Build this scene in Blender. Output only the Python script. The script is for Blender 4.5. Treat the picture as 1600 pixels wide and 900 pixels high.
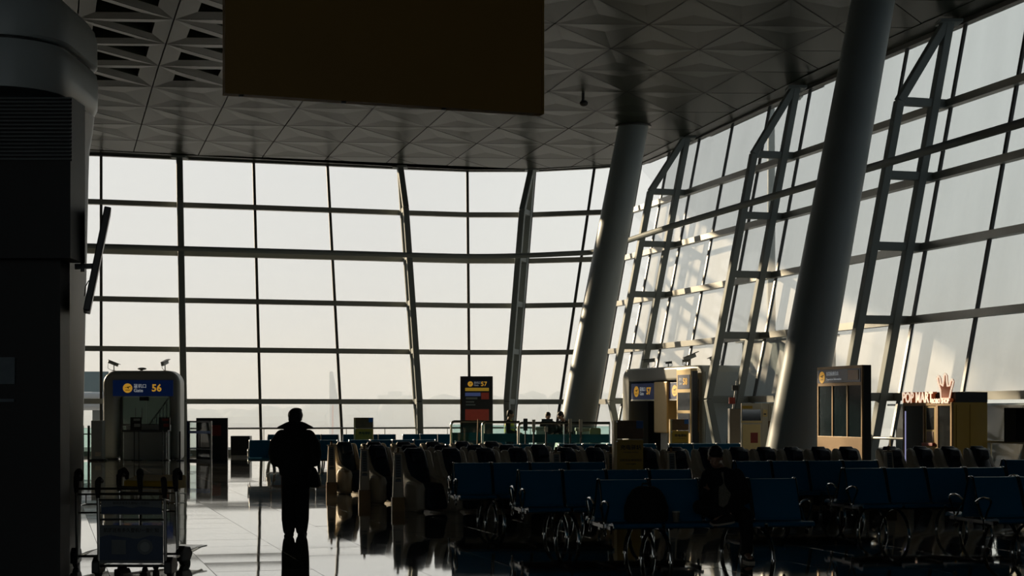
import bpy, bmesh, math, random
from mathutils import Vector, Matrix, Euler
random.seed(7)
SC = bpy.context.scene
COL = SC.collection
for o in list(bpy.data.objects):
    bpy.data.objects.remove(o)

# ------------------------------------------------------------------ camera
H = 1.7            # eye height
F = 2500.0         # focal length in pixels of the 1600 px wide frame
HV = 642.0         # horizon row
cam = bpy.data.cameras.new('camera')
cam.sensor_width = 36.0
cam.lens = 36.0 * F / 1600.0
cam.shift_y = (HV - 450.0) / 1600.0
cam.clip_end = 3000
camo = bpy.data.objects.new('camera', cam)
camo.location = (0, 0, H)
camo.rotation_euler = (math.pi / 2, 0, 0)
COL.objects.link(camo)
SC.camera = camo

# ------------------------------------------------------------------ light
SUN_AZ = Vector((-0.70, 0.71, 0)).normalized()      # horizontal direction towards the sun
SUN_EL = math.radians(14.5)
sun_dir = Vector((SUN_AZ.x * math.cos(SUN_EL), SUN_AZ.y * math.cos(SUN_EL), math.sin(SUN_EL)))
sl = bpy.data.lights.new('sun', 'SUN')
sl.energy = 7.5
sl.color = (1.0, 0.81, 0.55)
sl.angle = math.radians(0.9)
so = bpy.data.objects.new('sun', sl)
so.rotation_euler = sun_dir.to_track_quat('Z', 'Y').to_euler()
so.location = (-60, 120, 60)
COL.objects.link(so)

w = bpy.data.worlds.new('hazy_sky')
SC.world = w
w.use_nodes = True
nt = w.node_tree
nt.nodes.clear()
tc = nt.nodes.new('ShaderNodeTexCoord')
dp = nt.nodes.new('ShaderNodeVectorMath'); dp.operation = 'DOT_PRODUCT'
dp.inputs[1].default_value = tuple(sun_dir)
mr = nt.nodes.new('ShaderNodeMapRange')
mr.inputs[1].default_value = -1; mr.inputs[2].default_value = 1
cr = nt.nodes.new('ShaderNodeValToRGB')
el = cr.color_ramp.elements
el[0].position = 0.0; el[0].color = (0.42, 0.46, 0.48, 1)
el[1].position = 1.0; el[1].color = (.95, .92, 0.86, 1)
for p, c in ((0.5, (0.52, 0.56, 0.56, 1)), (0.76, (0.92, 0.96, 0.93, 1)), (0.88, (0.79, 0.80, 0.79, 1)), (0.945, (0.84, 0.845, 0.825, 1))):
    e = el.new(p); e.color = c
bg = nt.nodes.new('ShaderNodeBackground'); bg.inputs[1].default_value = 1.0
wo = nt.nodes.new('ShaderNodeOutputWorld')
nt.links.new(tc.outputs['Generated'], dp.inputs[0])
nt.links.new(dp.outputs['Value'], mr.inputs[0])
nt.links.new(mr.outputs[0], cr.inputs[0])
nt.links.new(cr.outputs[0], bg.inputs[0])
nt.links.new(bg.outputs[0], wo.inputs[0])

vs = SC.view_settings
vs.view_transform = 'Standard'; vs.look = 'None'; vs.gamma = 1.0
vs.use_curve_mapping = False
vs.exposure = 0.0
SC.cycles.max_bounces = 10
SC.cycles.diffuse_bounces = 5
SC.cycles.glossy_bounces = 5
SC.cycles.transmission_bounces = 6
SC.cycles.volume_bounces = 1
SC.cycles.transparent_max_bounces = 40
SC.cycles.use_denoising = True
SC.cycles.caustics_reflective = False

# ------------------------------------------------------------------ helpers
def R(d): return math.radians(d)

class MB:
    """collects simple shapes and links them as one mesh object"""
    def __init__(s): s.v = []; s.f = []
    def add(s, vs, fs):
        b = len(s.v); s.v += [tuple(p) for p in vs]; s.f += [tuple(i + b for i in f) for f in fs]; return s
    def box(s, x0, x1, y0, y1, z0, z1):
        return s.add([(x0,y0,z0),(x1,y0,z0),(x1,y1,z0),(x0,y1,z0),(x0,y0,z1),(x1,y0,z1),(x1,y1,z1),(x0,y1,z1)],
                     [(0,3,2,1),(4,5,6,7),(0,1,5,4),(1,2,6,5),(2,3,7,6),(3,0,4,7)])
    def bar(s, p, q, w, h, up=(0,0,1)):
        p = Vector(p); q = Vector(q); d = (q - p).normalized(); u = Vector(up)
        a = d.cross(u)
        if a.length < 1e-4: a = d.cross(Vector((0,1,0)))
        a.normalize(); b = a.cross(d).normalized()
        a = a * w * .5; b = b * h * .5
        vs = [p-a-b, p+a-b, p+a+b, p-a+b, q-a-b, q+a-b, q+a+b, q-a+b]
        return s.add(vs, [(0,3,2,1),(4,5,6,7),(0,1,5,4),(1,2,6,5),(2,3,7,6),(3,0,4,7)])
    def loft(s, rings, cap=True):
        n = len(rings[0]); vs = [p for r in rings for p in r]; fs = []
        for k in range(len(rings) - 1):
            for i in range(n):
                j = (i + 1) % n
                fs.append((k*n+i, k*n+j, (k+1)*n+j, (k+1)*n+i))
        if cap:
            fs.append(tuple(reversed(range(n)))); fs.append(tuple((len(rings)-1)*n + i for i in range(n)))
        return s.add(vs, fs)
    def tube(s, pts, r, n=8, closed=False, side=None):
        pts = [Vector(p) for p in pts]; m = len(pts); rings = []
        rr = r if isinstance(r, (list, tuple)) else [r] * m
        ref = None
        for k in range(m):
            if closed: t = pts[(k+1) % m] - pts[k-1]
            else: t = pts[min(k+1, m-1)] - pts[max(k-1, 0)]
            t.normalize()
            if side is not None: ref = Vector(side)
            elif ref is None:
                ref = Vector((1,0,0)) if abs(t.x) < .8 else Vector((0,1,0))
            a = ref - t * ref.dot(t)
            if a.length < 1e-5: a = t.orthogonal()
            a.normalize(); b = t.cross(a); ref = a
            e = rr[k]; ra, rb = e if isinstance(e, tuple) else (e, e)
            rings.append([pts[k] + a*ra*math.cos(2*math.pi*i/n) + b*rb*math.sin(2*math.pi*i/n) for i in range(n)])
        if closed:
            rings.append(rings[0]); return s.loft(rings, cap=False)
        return s.loft(rings)
    def cyl(s, c, r, z0, z1, n=16, r1=None):
        r1 = r if r1 is None else r1
        return s.loft([[(c[0]+r*math.cos(2*math.pi*i/n), c[1]+r*math.sin(2*math.pi*i/n), z0) for i in range(n)],
                       [(c[0]+r1*math.cos(2*math.pi*i/n), c[1]+r1*math.sin(2*math.pi*i/n), z1) for i in range(n)]])
    def disc(s, c, r, y0, y1, n=20):      # a flat cylinder whose axis is y
        return s.loft([[(c[0]+r*math.cos(2*math.pi*i/n), y, c[1]+r*math.sin(2*math.pi*i/n)) for i in range(n)] for y in (y0, y1)])
    def xcyl(s, x0, x1, y, z, r, n=14):
        return s.loft([[(x, y+r*math.cos(2*math.pi*i/n), z+r*math.sin(2*math.pi*i/n)) for i in range(n)] for x in (x0, x1)])
    def ell(s, c, rx, ry, rz, nu=14, nv=9, M=None):
        rings = []
        for k in range(nv + 1):
            th = math.pi * k / nv; st = max(math.sin(th), 1e-3)
            ring = []
            for i in range(nu):
                p = Vector((rx*st*math.cos(2*math.pi*i/nu), ry*st*math.sin(2*math.pi*i/nu), -rz*math.cos(th)))
                if M is not None: p = M @ p
                ring.append(Vector(c) + p)
            rings.append(ring)
        return s.loft(rings)
    def prism(s, poly, a, b, plane='xz'):
        n = len(poly)
        def P(p, t):
            return (p[0], t, p[1]) if plane == 'xz' else ((t, p[0], p[1]) if plane == 'yz' else (p[0], p[1], t))
        return s.loft([[P(p, a) for p in poly], [P(p, b) for p in poly]])
    def mesh(s, name, smooth=False):
        me = bpy.data.meshes.new(name); me.from_pydata(s.v, [], s.f); me.update()
        bm = bmesh.new(); bm.from_mesh(me); bmesh.ops.recalc_face_normals(bm, faces=bm.faces)
        if smooth:
            for f in bm.faces: f.smooth = True
            for e in bm.edges:
                if len(e.link_faces) == 2 and e.calc_face_angle(0) > R(38): e.smooth = False
        bm.to_mesh(me); bm.free(); return me
    def build(s, name, mat, parent=None, smooth=False, bevel=0, segs=2):
        me = s.mesh(name, smooth)
        if mat is not None: me.materials.append(mat)
        o = bpy.data.objects.new(name, me); COL.objects.link(o)
        if parent is not None: o.parent = parent
        if bevel:
            b = o.modifiers.new('bevel', 'BEVEL'); b.width = bevel; b.segments = segs; b.limit_method = 'ANGLE'; b.angle_limit = R(40)
        return o

def tag(o, label, cat, group=None):
    o['label'] = label; o['category'] = cat
    if group: o['group'] = group
    return o
def thing(name, label, cat, loc=(0,0,0), rz=0.0, group=None):
    o = bpy.data.objects.new(name, None); COL.objects.link(o)
    o.empty_display_size = .2
    o.location = loc; o.rotation_euler = (0, 0, rz)
    return tag(o, label, cat, group)
def structure(o): o['kind'] = 'structure'; return o
def copy_tree(o, parent=None):
    c = o.copy(); COL.objects.link(c)
    if parent is not None: c.parent = parent
    for ch in list(o.children): copy_tree(ch, c)
    return c
def rrect(x0, x1, z0, z1, r, n=6, corners=(1,1,1,1)):
    """rounded rectangle, counter clockwise from the lower left corner"""
    out = []
    for (cx, cz, a0, on, px, pz) in ((x0+r, z0+r, 180, corners[0], x0, z0), (x1-r, z0+r, 270, corners[1], x1, z0),
                                     (x1-r, z1-r, 0, corners[2], x1, z1), (x0+r, z1-r, 90, corners[3], x0, z1)):
        if not on: out.append((px, pz)); continue
        for k in range(n + 1):
            a = R(a0 + 90 * k / n); out.append((cx + r*math.cos(a), cz + r*math.sin(a)))
    return out
def X(u, Y): return (u - 800.0) / F * Y
def Z(v, Y): return H + (HV - v) / F * Y

# ------------------------------------------------------------------ materials
def mat(name, col, rough=.5, metal=0.0, noise=0.0, scale=20.0, bump=0.0, emit=None, es=0.0, coat=0.0, ior=1.5, spec=.5):
    m = bpy.data.materials.new(name); m.use_nodes = True
    t = m.node_tree; b = t.nodes['Principled BSDF']
    b.inputs['Base Color'].default_value = (*col, 1); b.inputs['Roughness'].default_value = rough
    b.inputs['Metallic'].default_value = metal; b.inputs['IOR'].default_value = ior
    b.inputs['Specular IOR Level'].default_value = spec
    b.inputs['Coat Weight'].default_value = coat
    if emit: b.inputs['Emission Color'].default_value = (*emit, 1); b.inputs['Emission Strength'].default_value = es
    if noise or bump:
        co = t.nodes.new('ShaderNodeTexCoord'); nz = t.nodes.new('ShaderNodeTexNoise')
        nz.inputs['Scale'].default_value = scale; nz.inputs['Detail'].default_value = 4
        t.links.new(co.outputs['Object'], nz.inputs['Vector'])
        if noise:
            mx = t.nodes.new('ShaderNodeMix'); mx.data_type = 'RGBA'
            mx.inputs[6].default_value = (*[c*(1-noise) for c in col], 1)
            mx.inputs[7].default_value = (*[min(1, c*(1+noise)) for c in col], 1)
            t.links.new(nz.outputs['Fac'], mx.inputs[0]); t.links.new(mx.outputs[2], b.inputs['Base Color'])
        if bump:
            bp = t.nodes.new('ShaderNodeBump'); bp.inputs['Strength'].default_value = bump; bp.inputs['Distance'].default_value = .02
            t.links.new(nz.outputs['Fac'], bp.inputs['Height']); t.links.new(bp.outputs[0], b.inputs['Normal'])
    return m

M = {}
M['white'] = mat('white_painted_steel', (.62,.63,.62), .32, noise=.04, scale=6)
M['column'] = mat('pale_grey_column_paint', (.30,.34,.35), .42, noise=.03, scale=3, spec=.2)
M['pillar'] = mat('shaded_white_pillar_paint', (.05,.068,.074), .3, noise=.03, scale=3, spec=.1)  # same white as the cornice, darkened to put its shade into the colour
M['cornice'] = mat('white_cornice_paint', (.60,.66,.66), .35, noise=.03, scale=3)
M['truss'] = mat('light_grey_truss_paint', (.25,.275,.27), .6, noise=.04, scale=8, spec=.12)
M['transom'] = mat('anodised_transom', (.30,.30,.275), .34, metal=.35, noise=.05, scale=10)
M['mullion'] = mat('dark_gasket_mullion', (.06,.062,.06), .45, noise=.1, scale=12)
M['steel'] = mat('brushed_stainless', (.62,.60,.55), .26, metal=1, noise=.05, scale=40)
M['chrome'] = mat('polished_aluminium', (.72,.72,.70), .16, metal=1, noise=.03, scale=30)
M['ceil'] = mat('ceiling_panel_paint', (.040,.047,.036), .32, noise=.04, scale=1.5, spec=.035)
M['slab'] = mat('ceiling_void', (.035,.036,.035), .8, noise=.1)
M['dark'] = mat('matt_black', (.008,.009,.009), .55, noise=.2, scale=30)
M['black'] = mat('black_plastic', (.012,.013,.014), .35, noise=.15, scale=60)
M['rubber'] = mat('black_rubber', (.015,.015,.015), .7, noise=.15, scale=60)
M['shop'] = mat('shop_black_laminate', (.010,.011,.011), .5, noise=.15, scale=8)
M['seat'] = mat('blue_seat_plastic', (.012,.15,.29), .38, noise=.08, scale=30, bump=.05)
M['cover'] = mat('dark_navy_leatherette', (.012,.022,.040), .42, noise=.25, scale=14, bump=.35)
M['beige'] = mat('beige_shell', (.62,.54,.41), .4, noise=.06, scale=8)
M['brass'] = mat('brass_trim', (.15,.082,.020), .42, metal=.4, noise=.08, scale=20)
M['gold'] = mat('champagne_panel', (.60,.44,.20), .36, metal=.25, noise=.06, scale=10)
M['yellow'] = mat('yellow_panel', (.50,.30,.01), .45, noise=.08, scale=10)
M['brown'] = mat('brown_wood_panel', (.16,.075,.025), .45, noise=.25, scale=9)
M['signback'] = mat('ochre_sign_back', (.30,.17,.03), .55, noise=.12, scale=1.2)
M['navy'] = mat('navy_sign', (.010,.030,.120), .35, noise=.08, scale=20)
M['bluetag'] = mat('blue_sticker', (.01,.12,.42), .4, noise=.05)
M['screen'] = mat('dark_screen', (.006,.009,.012), .12, noise=.2, scale=5)
M['panelglass'] = mat('dark_display_glass', (.005,.014,.018), .10, noise=.2, scale=4)
M['gatein'] = mat('gate_interior_paint', (.80,.86,.84), .5, noise=.08, scale=5)
M['gate'] = mat('gate_shell_paint', (.34,.35,.32), .4, noise=.05, scale=5)
M['greyplate'] = mat('grey_cladding', (.34,.37,.37), .45, noise=.07, scale=4)
M['red'] = mat('red_print', (.28,.03,.02), .5, noise=.15, scale=12)
M['cloth'] = mat('black_wool', (.010,.010,.011), .9, noise=.3, scale=60, bump=.3)
M['trouser'] = mat('black_twill', (.009,.009,.010), .85, noise=.3, scale=80, bump=.2)
M['skin'] = mat('skin', (.42,.25,.17), .5, noise=.08, scale=25)
M['hair'] = mat('black_hair', (.010,.009,.008), .5, noise=.3, scale=90, bump=.6)
M['shirt'] = mat('grey_patterned_shirt', (.20,.18,.14), .8, noise=.5, scale=45)
M['hivis'] = mat('hi_vis_yellow_vest', (.55,.62,.04), .6, noise=.1, scale=30)
M['whitepaint'] = mat('white_print', (.80,.80,.80), .5, noise=.04)
M['blackprint'] = mat('black_print', (.02,.018,.012), .6, noise=.1)
M['amberlit'] = mat('amber_backlit_print', (.75,.42,.03), .5, noise=.02, emit=(1,.50,.05), es=.32)
M['whitelit'] = mat('white_backlit_print', (.7,.7,.7), .5, noise=.02, emit=(.8,.85,.9), es=.16)
M['signlit'] = mat('navy_backlit_sign', (.010,.03,.12), .35, noise=.05, emit=(.005,.03,.16), es=.10)
M['letter'] = mat('lit_channel_letter_face', (.9,.7,.5), .4, noise=.02, emit=(1,.78,.58), es=.85)
M['letterside'] = mat('red_channel_letter_return', (.32,.06,.02), .4, noise=.05, emit=(1,.25,.08), es=.10)
M['yshop'] = mat('mustard_kiosk_panel', (.40,.24,.012), .42, noise=.05, scale=5)
M['screenblue'] = mat('lit_screen_blue', (.05,.07,.16), .3, noise=.1, emit=(.10,.14,.35), es=.22)
M['screenamber'] = mat('lit_screen_amber', (.4,.26,.02), .3, noise=.05, emit=(1,.6,.05), es=.16)
M['screenred'] = mat('lit_screen_red', (.18,.02,.015), .3, noise=.25, scale=14, emit=(.7,.08,.03), es=.06)
M['trolleyad'] = mat('trolley_ad_white', (.16,.18,.19), .4, noise=.06, scale=10)
M['trolleyblue'] = mat('trolley_ad_blue', (.006,.035,.10), .4, noise=.12, scale=10)
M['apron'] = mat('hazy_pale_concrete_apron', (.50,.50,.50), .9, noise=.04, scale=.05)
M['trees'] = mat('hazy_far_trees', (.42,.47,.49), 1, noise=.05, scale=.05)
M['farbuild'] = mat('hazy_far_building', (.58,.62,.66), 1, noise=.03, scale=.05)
M['plane'] = mat('aircraft_white_paint', (.80,.80,.80), .4, noise=.02)
M['planered'] = mat('aircraft_red_stripe', (.80,.62,.57), .4, noise=.03)
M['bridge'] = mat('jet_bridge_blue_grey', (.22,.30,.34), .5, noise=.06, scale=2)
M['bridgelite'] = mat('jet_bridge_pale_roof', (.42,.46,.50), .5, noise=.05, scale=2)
M['mast'] = mat('light_mast_grey', (.22,.26,.27), .5, noise=.05)
M['annex'] = mat('shadowed_teal_annex_wall', (.045,.085,.095), .6, noise=.06, scale=2)  # darkened, the terminal's shadow on this wall is put into the colour
M['teal'] = mat('teal_base_panel', (.03,.16,.18), .4, noise=.08, scale=5)
M['shopglass'] = mat('mirror_like_shop_glass', (.02,.022,.024), .05, noise=.2, scale=3, ior=2.6)
M['bridgefar'] = mat('hazed_jet_bridge_paint', (.52,.56,.62), .5, noise=.05, scale=2)  # bridge grey lightened, distance haze is put into the colour
M['ivory'] = mat('ivory_cabinet', (.58,.53,.44), .4, noise=.05, scale=8)
M['paper'] = mat('pale_poster_paper', (.20,.25,.28), .6, noise=.35, scale=7)
M['wall'] = mat('dim_plaster', (.30,.30,.30), .8, noise=.1, scale=2)

def glass(name, tint, dust, dustcol, rough=0.02, inner=True):   # the dust lies on the face towards the viewer
    m = bpy.data.materials.new(name); m.use_nodes = True; t = m.node_tree; t.nodes.clear()
    out = t.nodes.new('ShaderNodeOutputMaterial'); tr = t.nodes.new('ShaderNodeBsdfTransparent'); gl = t.nodes.new('ShaderNodeBsdfGlossy')
    df = t.nodes.new('ShaderNodeBsdfDiffuse'); fr = t.nodes.new('ShaderNodeFresnel'); m1 = t.nodes.new('ShaderNodeMixShader'); m2 = t.nodes.new('ShaderNodeMixShader')
    nz = t.nodes.new('ShaderNodeTexNoise'); co = t.nodes.new('ShaderNodeTexCoord'); mp = t.nodes.new('ShaderNodeMapRange'); mg = t.nodes.new('ShaderNodeMapping')
    mg.inputs['Scale'].default_value = (1.2, 1.2, .18)
    nz.inputs['Scale'].default_value = 1.0; nz.inputs['Detail'].default_value = 5
    mp.inputs[1].default_value = .3; mp.inputs[2].default_value = .7; mp.inputs[3].default_value = dust*.93; mp.inputs[4].default_value = dust*1.07
    tr.inputs[0].default_value = (*tint, 1); gl.inputs['Roughness'].default_value = rough; df.inputs[0].default_value = (*dustcol, 1); fr.inputs[0].default_value = 1.35
    L = t.links.new
    L(co.outputs['Object'], mg.inputs[0]); L(mg.outputs[0], nz.inputs['Vector']); L(nz.outputs['Fac'], mp.inputs[0])
    ge = t.nodes.new('ShaderNodeNewGeometry'); mu = t.nodes.new('ShaderNodeMath'); mu.operation = 'MULTIPLY_ADD'
    mu.inputs[1].default_value = -1; mu.inputs[2].default_value = 1      # only the outer face of each pane reflects
    mv = t.nodes.new('ShaderNodeMath'); mv.operation = 'MULTIPLY'
    L(ge.outputs['Backfacing'], mu.inputs[0]); L(mu.outputs[0], mv.inputs[0]); L(fr.outputs[0], mv.inputs[1])
    L(mv.outputs[0], m1.inputs[0]); L(tr.outputs[0], m1.inputs[1]); L(gl.outputs[0], m1.inputs[2])
    mi = t.nodes.new('ShaderNodeMath'); mi.operation = 'MULTIPLY'; sel = mu.outputs[0] if inner else ge.outputs['Backfacing']
    L(mp.outputs[0], mi.inputs[0]); L(sel, mi.inputs[1]); L(mi.outputs[0], m2.inputs[0]); L(m1.outputs[0], m2.inputs[1]); L(df.outputs[0], m2.inputs[2])
    L(m2.outputs[0], out.inputs[0]); return m
M['glass_far'] = glass('clear_facade_glass', (.985,.985,.98), .015, (.8,.8,.78))
M['glass_side'] = glass('dusty_facade_glass', (.975,.985,.98), .40, (.86,.85,.84))
M['glass_low'] = glass('clear_lower_facade_glass', (.95,.97,.965), .09, (.85,.86,.86))
M['glass_teal'] = glass('green_tinted_balustrade_glass', (.72,.86,.84), .05, (.3,.6,.6))
M['glass_door'] = glass('door_glass', (.80,.86,.85), .06, (.5,.55,.55))

def translucent_fill():  # translucency added so sky light from behind brightens the gate interior
    m = mat('translucent_fill_partition', (.30,.36,.35), .6, noise=.05)
    t = m.node_tree; b = t.nodes['Principled BSDF']; tl = t.nodes.new('ShaderNodeBsdfTranslucent'); mx = t.nodes.new('ShaderNodeMixShader')
    tl.inputs[0].default_value = (.22,.255,.26,1); mx.inputs[0].default_value = .5
    out = [n for n in t.nodes if n.type == 'OUTPUT_MATERIAL'][0]
    t.links.new(b.outputs[0], mx.inputs[1]); t.links.new(tl.outputs[0], mx.inputs[2]); t.links.new(mx.outputs[0], out.inputs[0])
    return m
M['translucent_fill'] = translucent_fill()

def granite():
    m = mat('polished_dark_granite', (.055,.057,.055), .035, noise=.0)
    t = m.node_tree; b = t.nodes['Principled BSDF']
    co = t.nodes.new('ShaderNodeTexCoord'); nz = t.nodes.new('ShaderNodeTexNoise'); nz.inputs['Scale'].default_value = 90; nz.inputs['Detail'].default_value = 6
    oi = t.nodes.new('ShaderNodeObjectInfo'); ad = t.nodes.new('ShaderNodeVectorMath')
    cr = t.nodes.new('ShaderNodeValToRGB'); cr.color_ramp.elements[0].color = (.035,.036,.035,1); cr.color_ramp.elements[1].color = (.16,.16,.15,1)
    cr.color_ramp.elements[0].position = .35; cr.color_ramp.elements[1].position = .75
    t.links.new(co.outputs['Object'], ad.inputs[0]); t.links.new(oi.outputs['Random'], ad.inputs[1])
    t.links.new(ad.outputs[0], nz.inputs['Vector']); t.links.new(nz.outputs['Fac'], cr.inputs[0]); t.links.new(cr.outputs[0], b.inputs['Base Color'])
    n2 = t.nodes.new('ShaderNodeTexNoise'); n2.inputs['Scale'].default_value = 2.2; n2.inputs['Detail'].default_value = 2
    mp = t.nodes.new('ShaderNodeMapRange'); mp.inputs[3].default_value = .02; mp.inputs[4].default_value = .07
    t.links.new(ad.outputs[0], n2.inputs['Vector']); t.links.new(n2.outputs['Fac'], mp.inputs[0]); t.links.new(mp.outputs[0], b.inputs['Roughness'])
    b.inputs['IOR'].default_value = 1.6; b.inputs['Coat Weight'].default_value = .6; b.inputs['Coat Roughness'].default_value = .03; b.inputs['Coat IOR'].default_value = 1.5; b.inputs['Coat Tint'].default_value = (1, .98, .93, 1)
    return m
M['granite'] = granite()
M['grout'] = mat('dark_grout', (.04,.04,.04), .6, noise=.1)

# ------------------------------------------------------------------ lettering
def text(body, size, m, parent, loc, rot=(math.pi/2, 0, 0), extrude=.004, align='LEFT', name='lettering', sx=1.0, bold=0.0):
    cu = bpy.data.curves.new('text_curve', 'FONT'); cu.body = body; cu.size = size; cu.extrude = extrude
    cu.align_x = align; cu.align_y = 'CENTER'; cu.resolution_u = 2; cu.offset = bold
    o = bpy.data.objects.new('text_source', cu); COL.objects.link(o)
    dg = bpy.context.evaluated_depsgraph_get(); dg.update()
    me = bpy.data.meshes.new_from_object(o.evaluated_get(dg)); me.name = name
    bpy.data.objects.remove(o); bpy.data.curves.remove(cu)
    me.materials.clear(); me.materials.append(m)
    q = bpy.data.objects.new(name, me); COL.objects.link(q)
    q.location = loc; q.rotation_euler = rot; q.scale = (sx, 1, 1)
    if parent is not None: q.parent = parent
    return q

# ================================================================== THE FACADE
# mullion i: plan point at height ZT2 and outward lean per metre of height; the grid bay is about 3 m
ZT2 = 4.11
MU = []
WD = Vector((-.28, .96)); WN = Vector((.96, .28))            # along and out of the long side wall
EXT = 8                                                      # bays hidden behind the shop pillar
for k in range(EXT, 0, -1):
    MU.append((-15.92 - 3.1*k, 62.0 - .75*k, -.05, .194))
for u, y, lx, ly in ((158,62.0,-.05,.194),(285.5,62.9,-.057,.194),(404,63.7,-.057,.194),(527,64.6,-.074,.19),(643,65.5,-.081,.185),
                     (732.5,66.1,-.014,.2),(813.5,66.2,.08,.185),(887,65.8,.15,.13)):
    MU.append((X(u, y), y, lx, ly))
MU.append((3.95, 65.45, .18, .09))
for i in range(9, 21):
    s_ = 3.03*(16-i); MU.append((10.7-.28*s_, 42.6+.96*s_, .192, .056))
NM = len(MU)                                                 # index = m + EXT
ZL = [0.0, 2.07, 4.11, 6.06, 7.95, 9.92]
def ztop(j):
    m = j - EXT
    return 11.85 if m <= 7 else (12.15 if m >= 12 else 11.85 + .3*(m-7)/5)
def fp(j, z, d=0.0, dirn=None):
    """point of the facade at mullion j, height z, set in by d"""
    x, y, lx, ly = MU[j]
    x += lx*(z-ZT2); y += ly*(z-ZT2)
    if d:
        n = dirn if dirn is not None else inward(j)
        x += n[0]*d; y += n[1]*d
    return Vector((x, y, z))
def inward(j):
    a = MU[max(j-1, 0)]; b = MU[min(j+1, NM-1)]
    t = Vector((b[0]-a[0], b[1]-a[1])).normalized()
    return Vector((t.y, -t.x))
WIN = (('window_1', 0, 12, M['glass_far']), ('window_2', 12, 17, M['glass_far']), ('window_3', 17, NM-1, M['glass_side']))
for wname, j0, j1, gm in WIN:
    root = bpy.data.objects.new(wname, None); COL.objects.link(root); structure(root)
    for j in range(j0, j1):
        zt0, zt1 = ztop(j), ztop(j+1)
        for k in range(6):
            za, zb = ZL[k], (ZL[k+1] if k < 5 else None)
            n = inward(j); n3 = Vector((n[0], n[1], .15)).normalized()*.012
            q = [fp(j, za), fp(j+1, za), fp(j+1, zb or zt1), fp(j, zb or zt0)]
            mb = MB(); mb.add([p-n3 for p in q]+[p+n3 for p in q], [(0,1,2,3),(7,6,5,4),(0,4,5,1),(1,5,6,2),(2,6,7,3),(3,7,4,0)])
            mb.build('pane', M['glass_low'] if (k == 0 and gm is M['glass_side']) else gm, root)
    for j in range(j0, j1 + (1 if j1 == NM-1 else 0)):
        n = inward(j); up = (n[0], n[1], 0)
        mb = MB(); mb.bar(fp(j, 0, .03), fp(j, ztop(j), .03), .11, .07, up)
        mb.build('mullion', M['mullion'], root)
    for k in range(1, 6):
        mb = MB()
        for j in range(j0, j1):
            a, b = fp(j, ZL[k], .14), fp(j+1, ZL[k], .14)
            mb.bar(a, b, .24, .20)
        mb.build('transom', M['transom'], root)
    mb = MB(); mb2 = MB()
    for j in range(j0, j1):
        mb.bar(fp(j, .08, .1), fp(j+1, .08, .1), .22, .16)
        mb2.bar(fp(j, ztop(j)+.02, .03), fp(j+1, ztop(j+1)+.02, .03), .22, .13)
    mb.build('sill', M['transom'], root); mb2.build('head_frame', M['mullion'], root)

# ------------------------------------------------------------------ ladder trusses that brace the facade
def truss(j, dirn, label):
    d2 = Vector(dirn).normalized()
    t = thing('steel_truss', label, 'truss', fp(j, 0, .65, d2), 0, 'ladder trusses along the glass facade')
    base = t.location.copy(); zt = ztop(j)
    P = lambda z, d: fp(j, z, d, d2) - base
    up = (-d2.y, d2.x, 0)
    mb = MB(); mb.bar(P(0, .55), P(zt-.02, .55), .22, .26, up); mb.build('outer_chord', M['truss'], t, bevel=.02)
    mb = MB(); pts = [(0, .75), (ZL[1], 1.6), (ZL[5], 1.6), (zt-.02, .62)]
    for a, b in zip(pts, pts[1:]): mb.bar(P(*a), P(*b), .22, .24, up)
    mb.build('inner_chord', M['truss'], t, bevel=.02)
    for k in range(1, 6):
        mb = MB(); mb.bar(P(ZL[k], .12), P(ZL[k], 1.6), .20, .22); mb.build('rung', M['truss'], t, bevel=.015)
    mb = MB(); p = P(zt, .55); mb.box(p.x-.3, p.x+.3, p.y-.3, p.y+.3, zt-.08, zt); mb.build('head_plate', M['truss'], t)
    mb = MB(); p = P(0, .65); mb.box(p.x-.25, p.x+.25, p.y-.25, p.y+.25, 0, .05); mb.build('base_plate', M['truss'], t)
inw = (-.96, -.28)
truss(9, (.2, -.98), 'pale grey ladder truss on the far glass wall beside Gate 56')
truss(12, (.17, -.985), 'pale grey ladder truss where the far wall starts to curve')
truss(14, (-.25, -.97), 'pale grey ladder truss in the curved corner, above the high-visibility vest')
truss(18, inw, 'pale grey ladder truss between the far column and Gate 57')
truss(21, inw, 'pale grey ladder truss standing before the Gate 58 side wall')
truss(24, inw, 'pale grey ladder truss rising behind the brass-framed information totem')
truss(27, inw, 'pale grey ladder truss beside the black display past the mustard kiosk')
truss(6, (.2, -.98), 'pale grey ladder truss hidden behind the shop pillar')
mb = MB(); pts = []
for j in range(NM):
    z = 7.98 + .25*min(1, max(0, (j-13)/6)); d = 1.76
    dr = Vector((.2,-.98)) if j < 11 else None
    pts.append(fp(j, z, d, dr))
# round the polyline
for _ in range(2):
    q = [pts[0]]
    for a, b in zip(pts, pts[1:]): q += [a*.75+b*.25, a*.25+b*.75]
    q.append(pts[-1]); pts = q
mb.tube(pts, .105, 10)
tb = thing('bracing_tube', 'long curved round steel tube tying the facade trusses together', 'steel tube', pts[0])
o = mb.build('tube', M['truss'], tb, smooth=True); o.location = -tb.location

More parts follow.
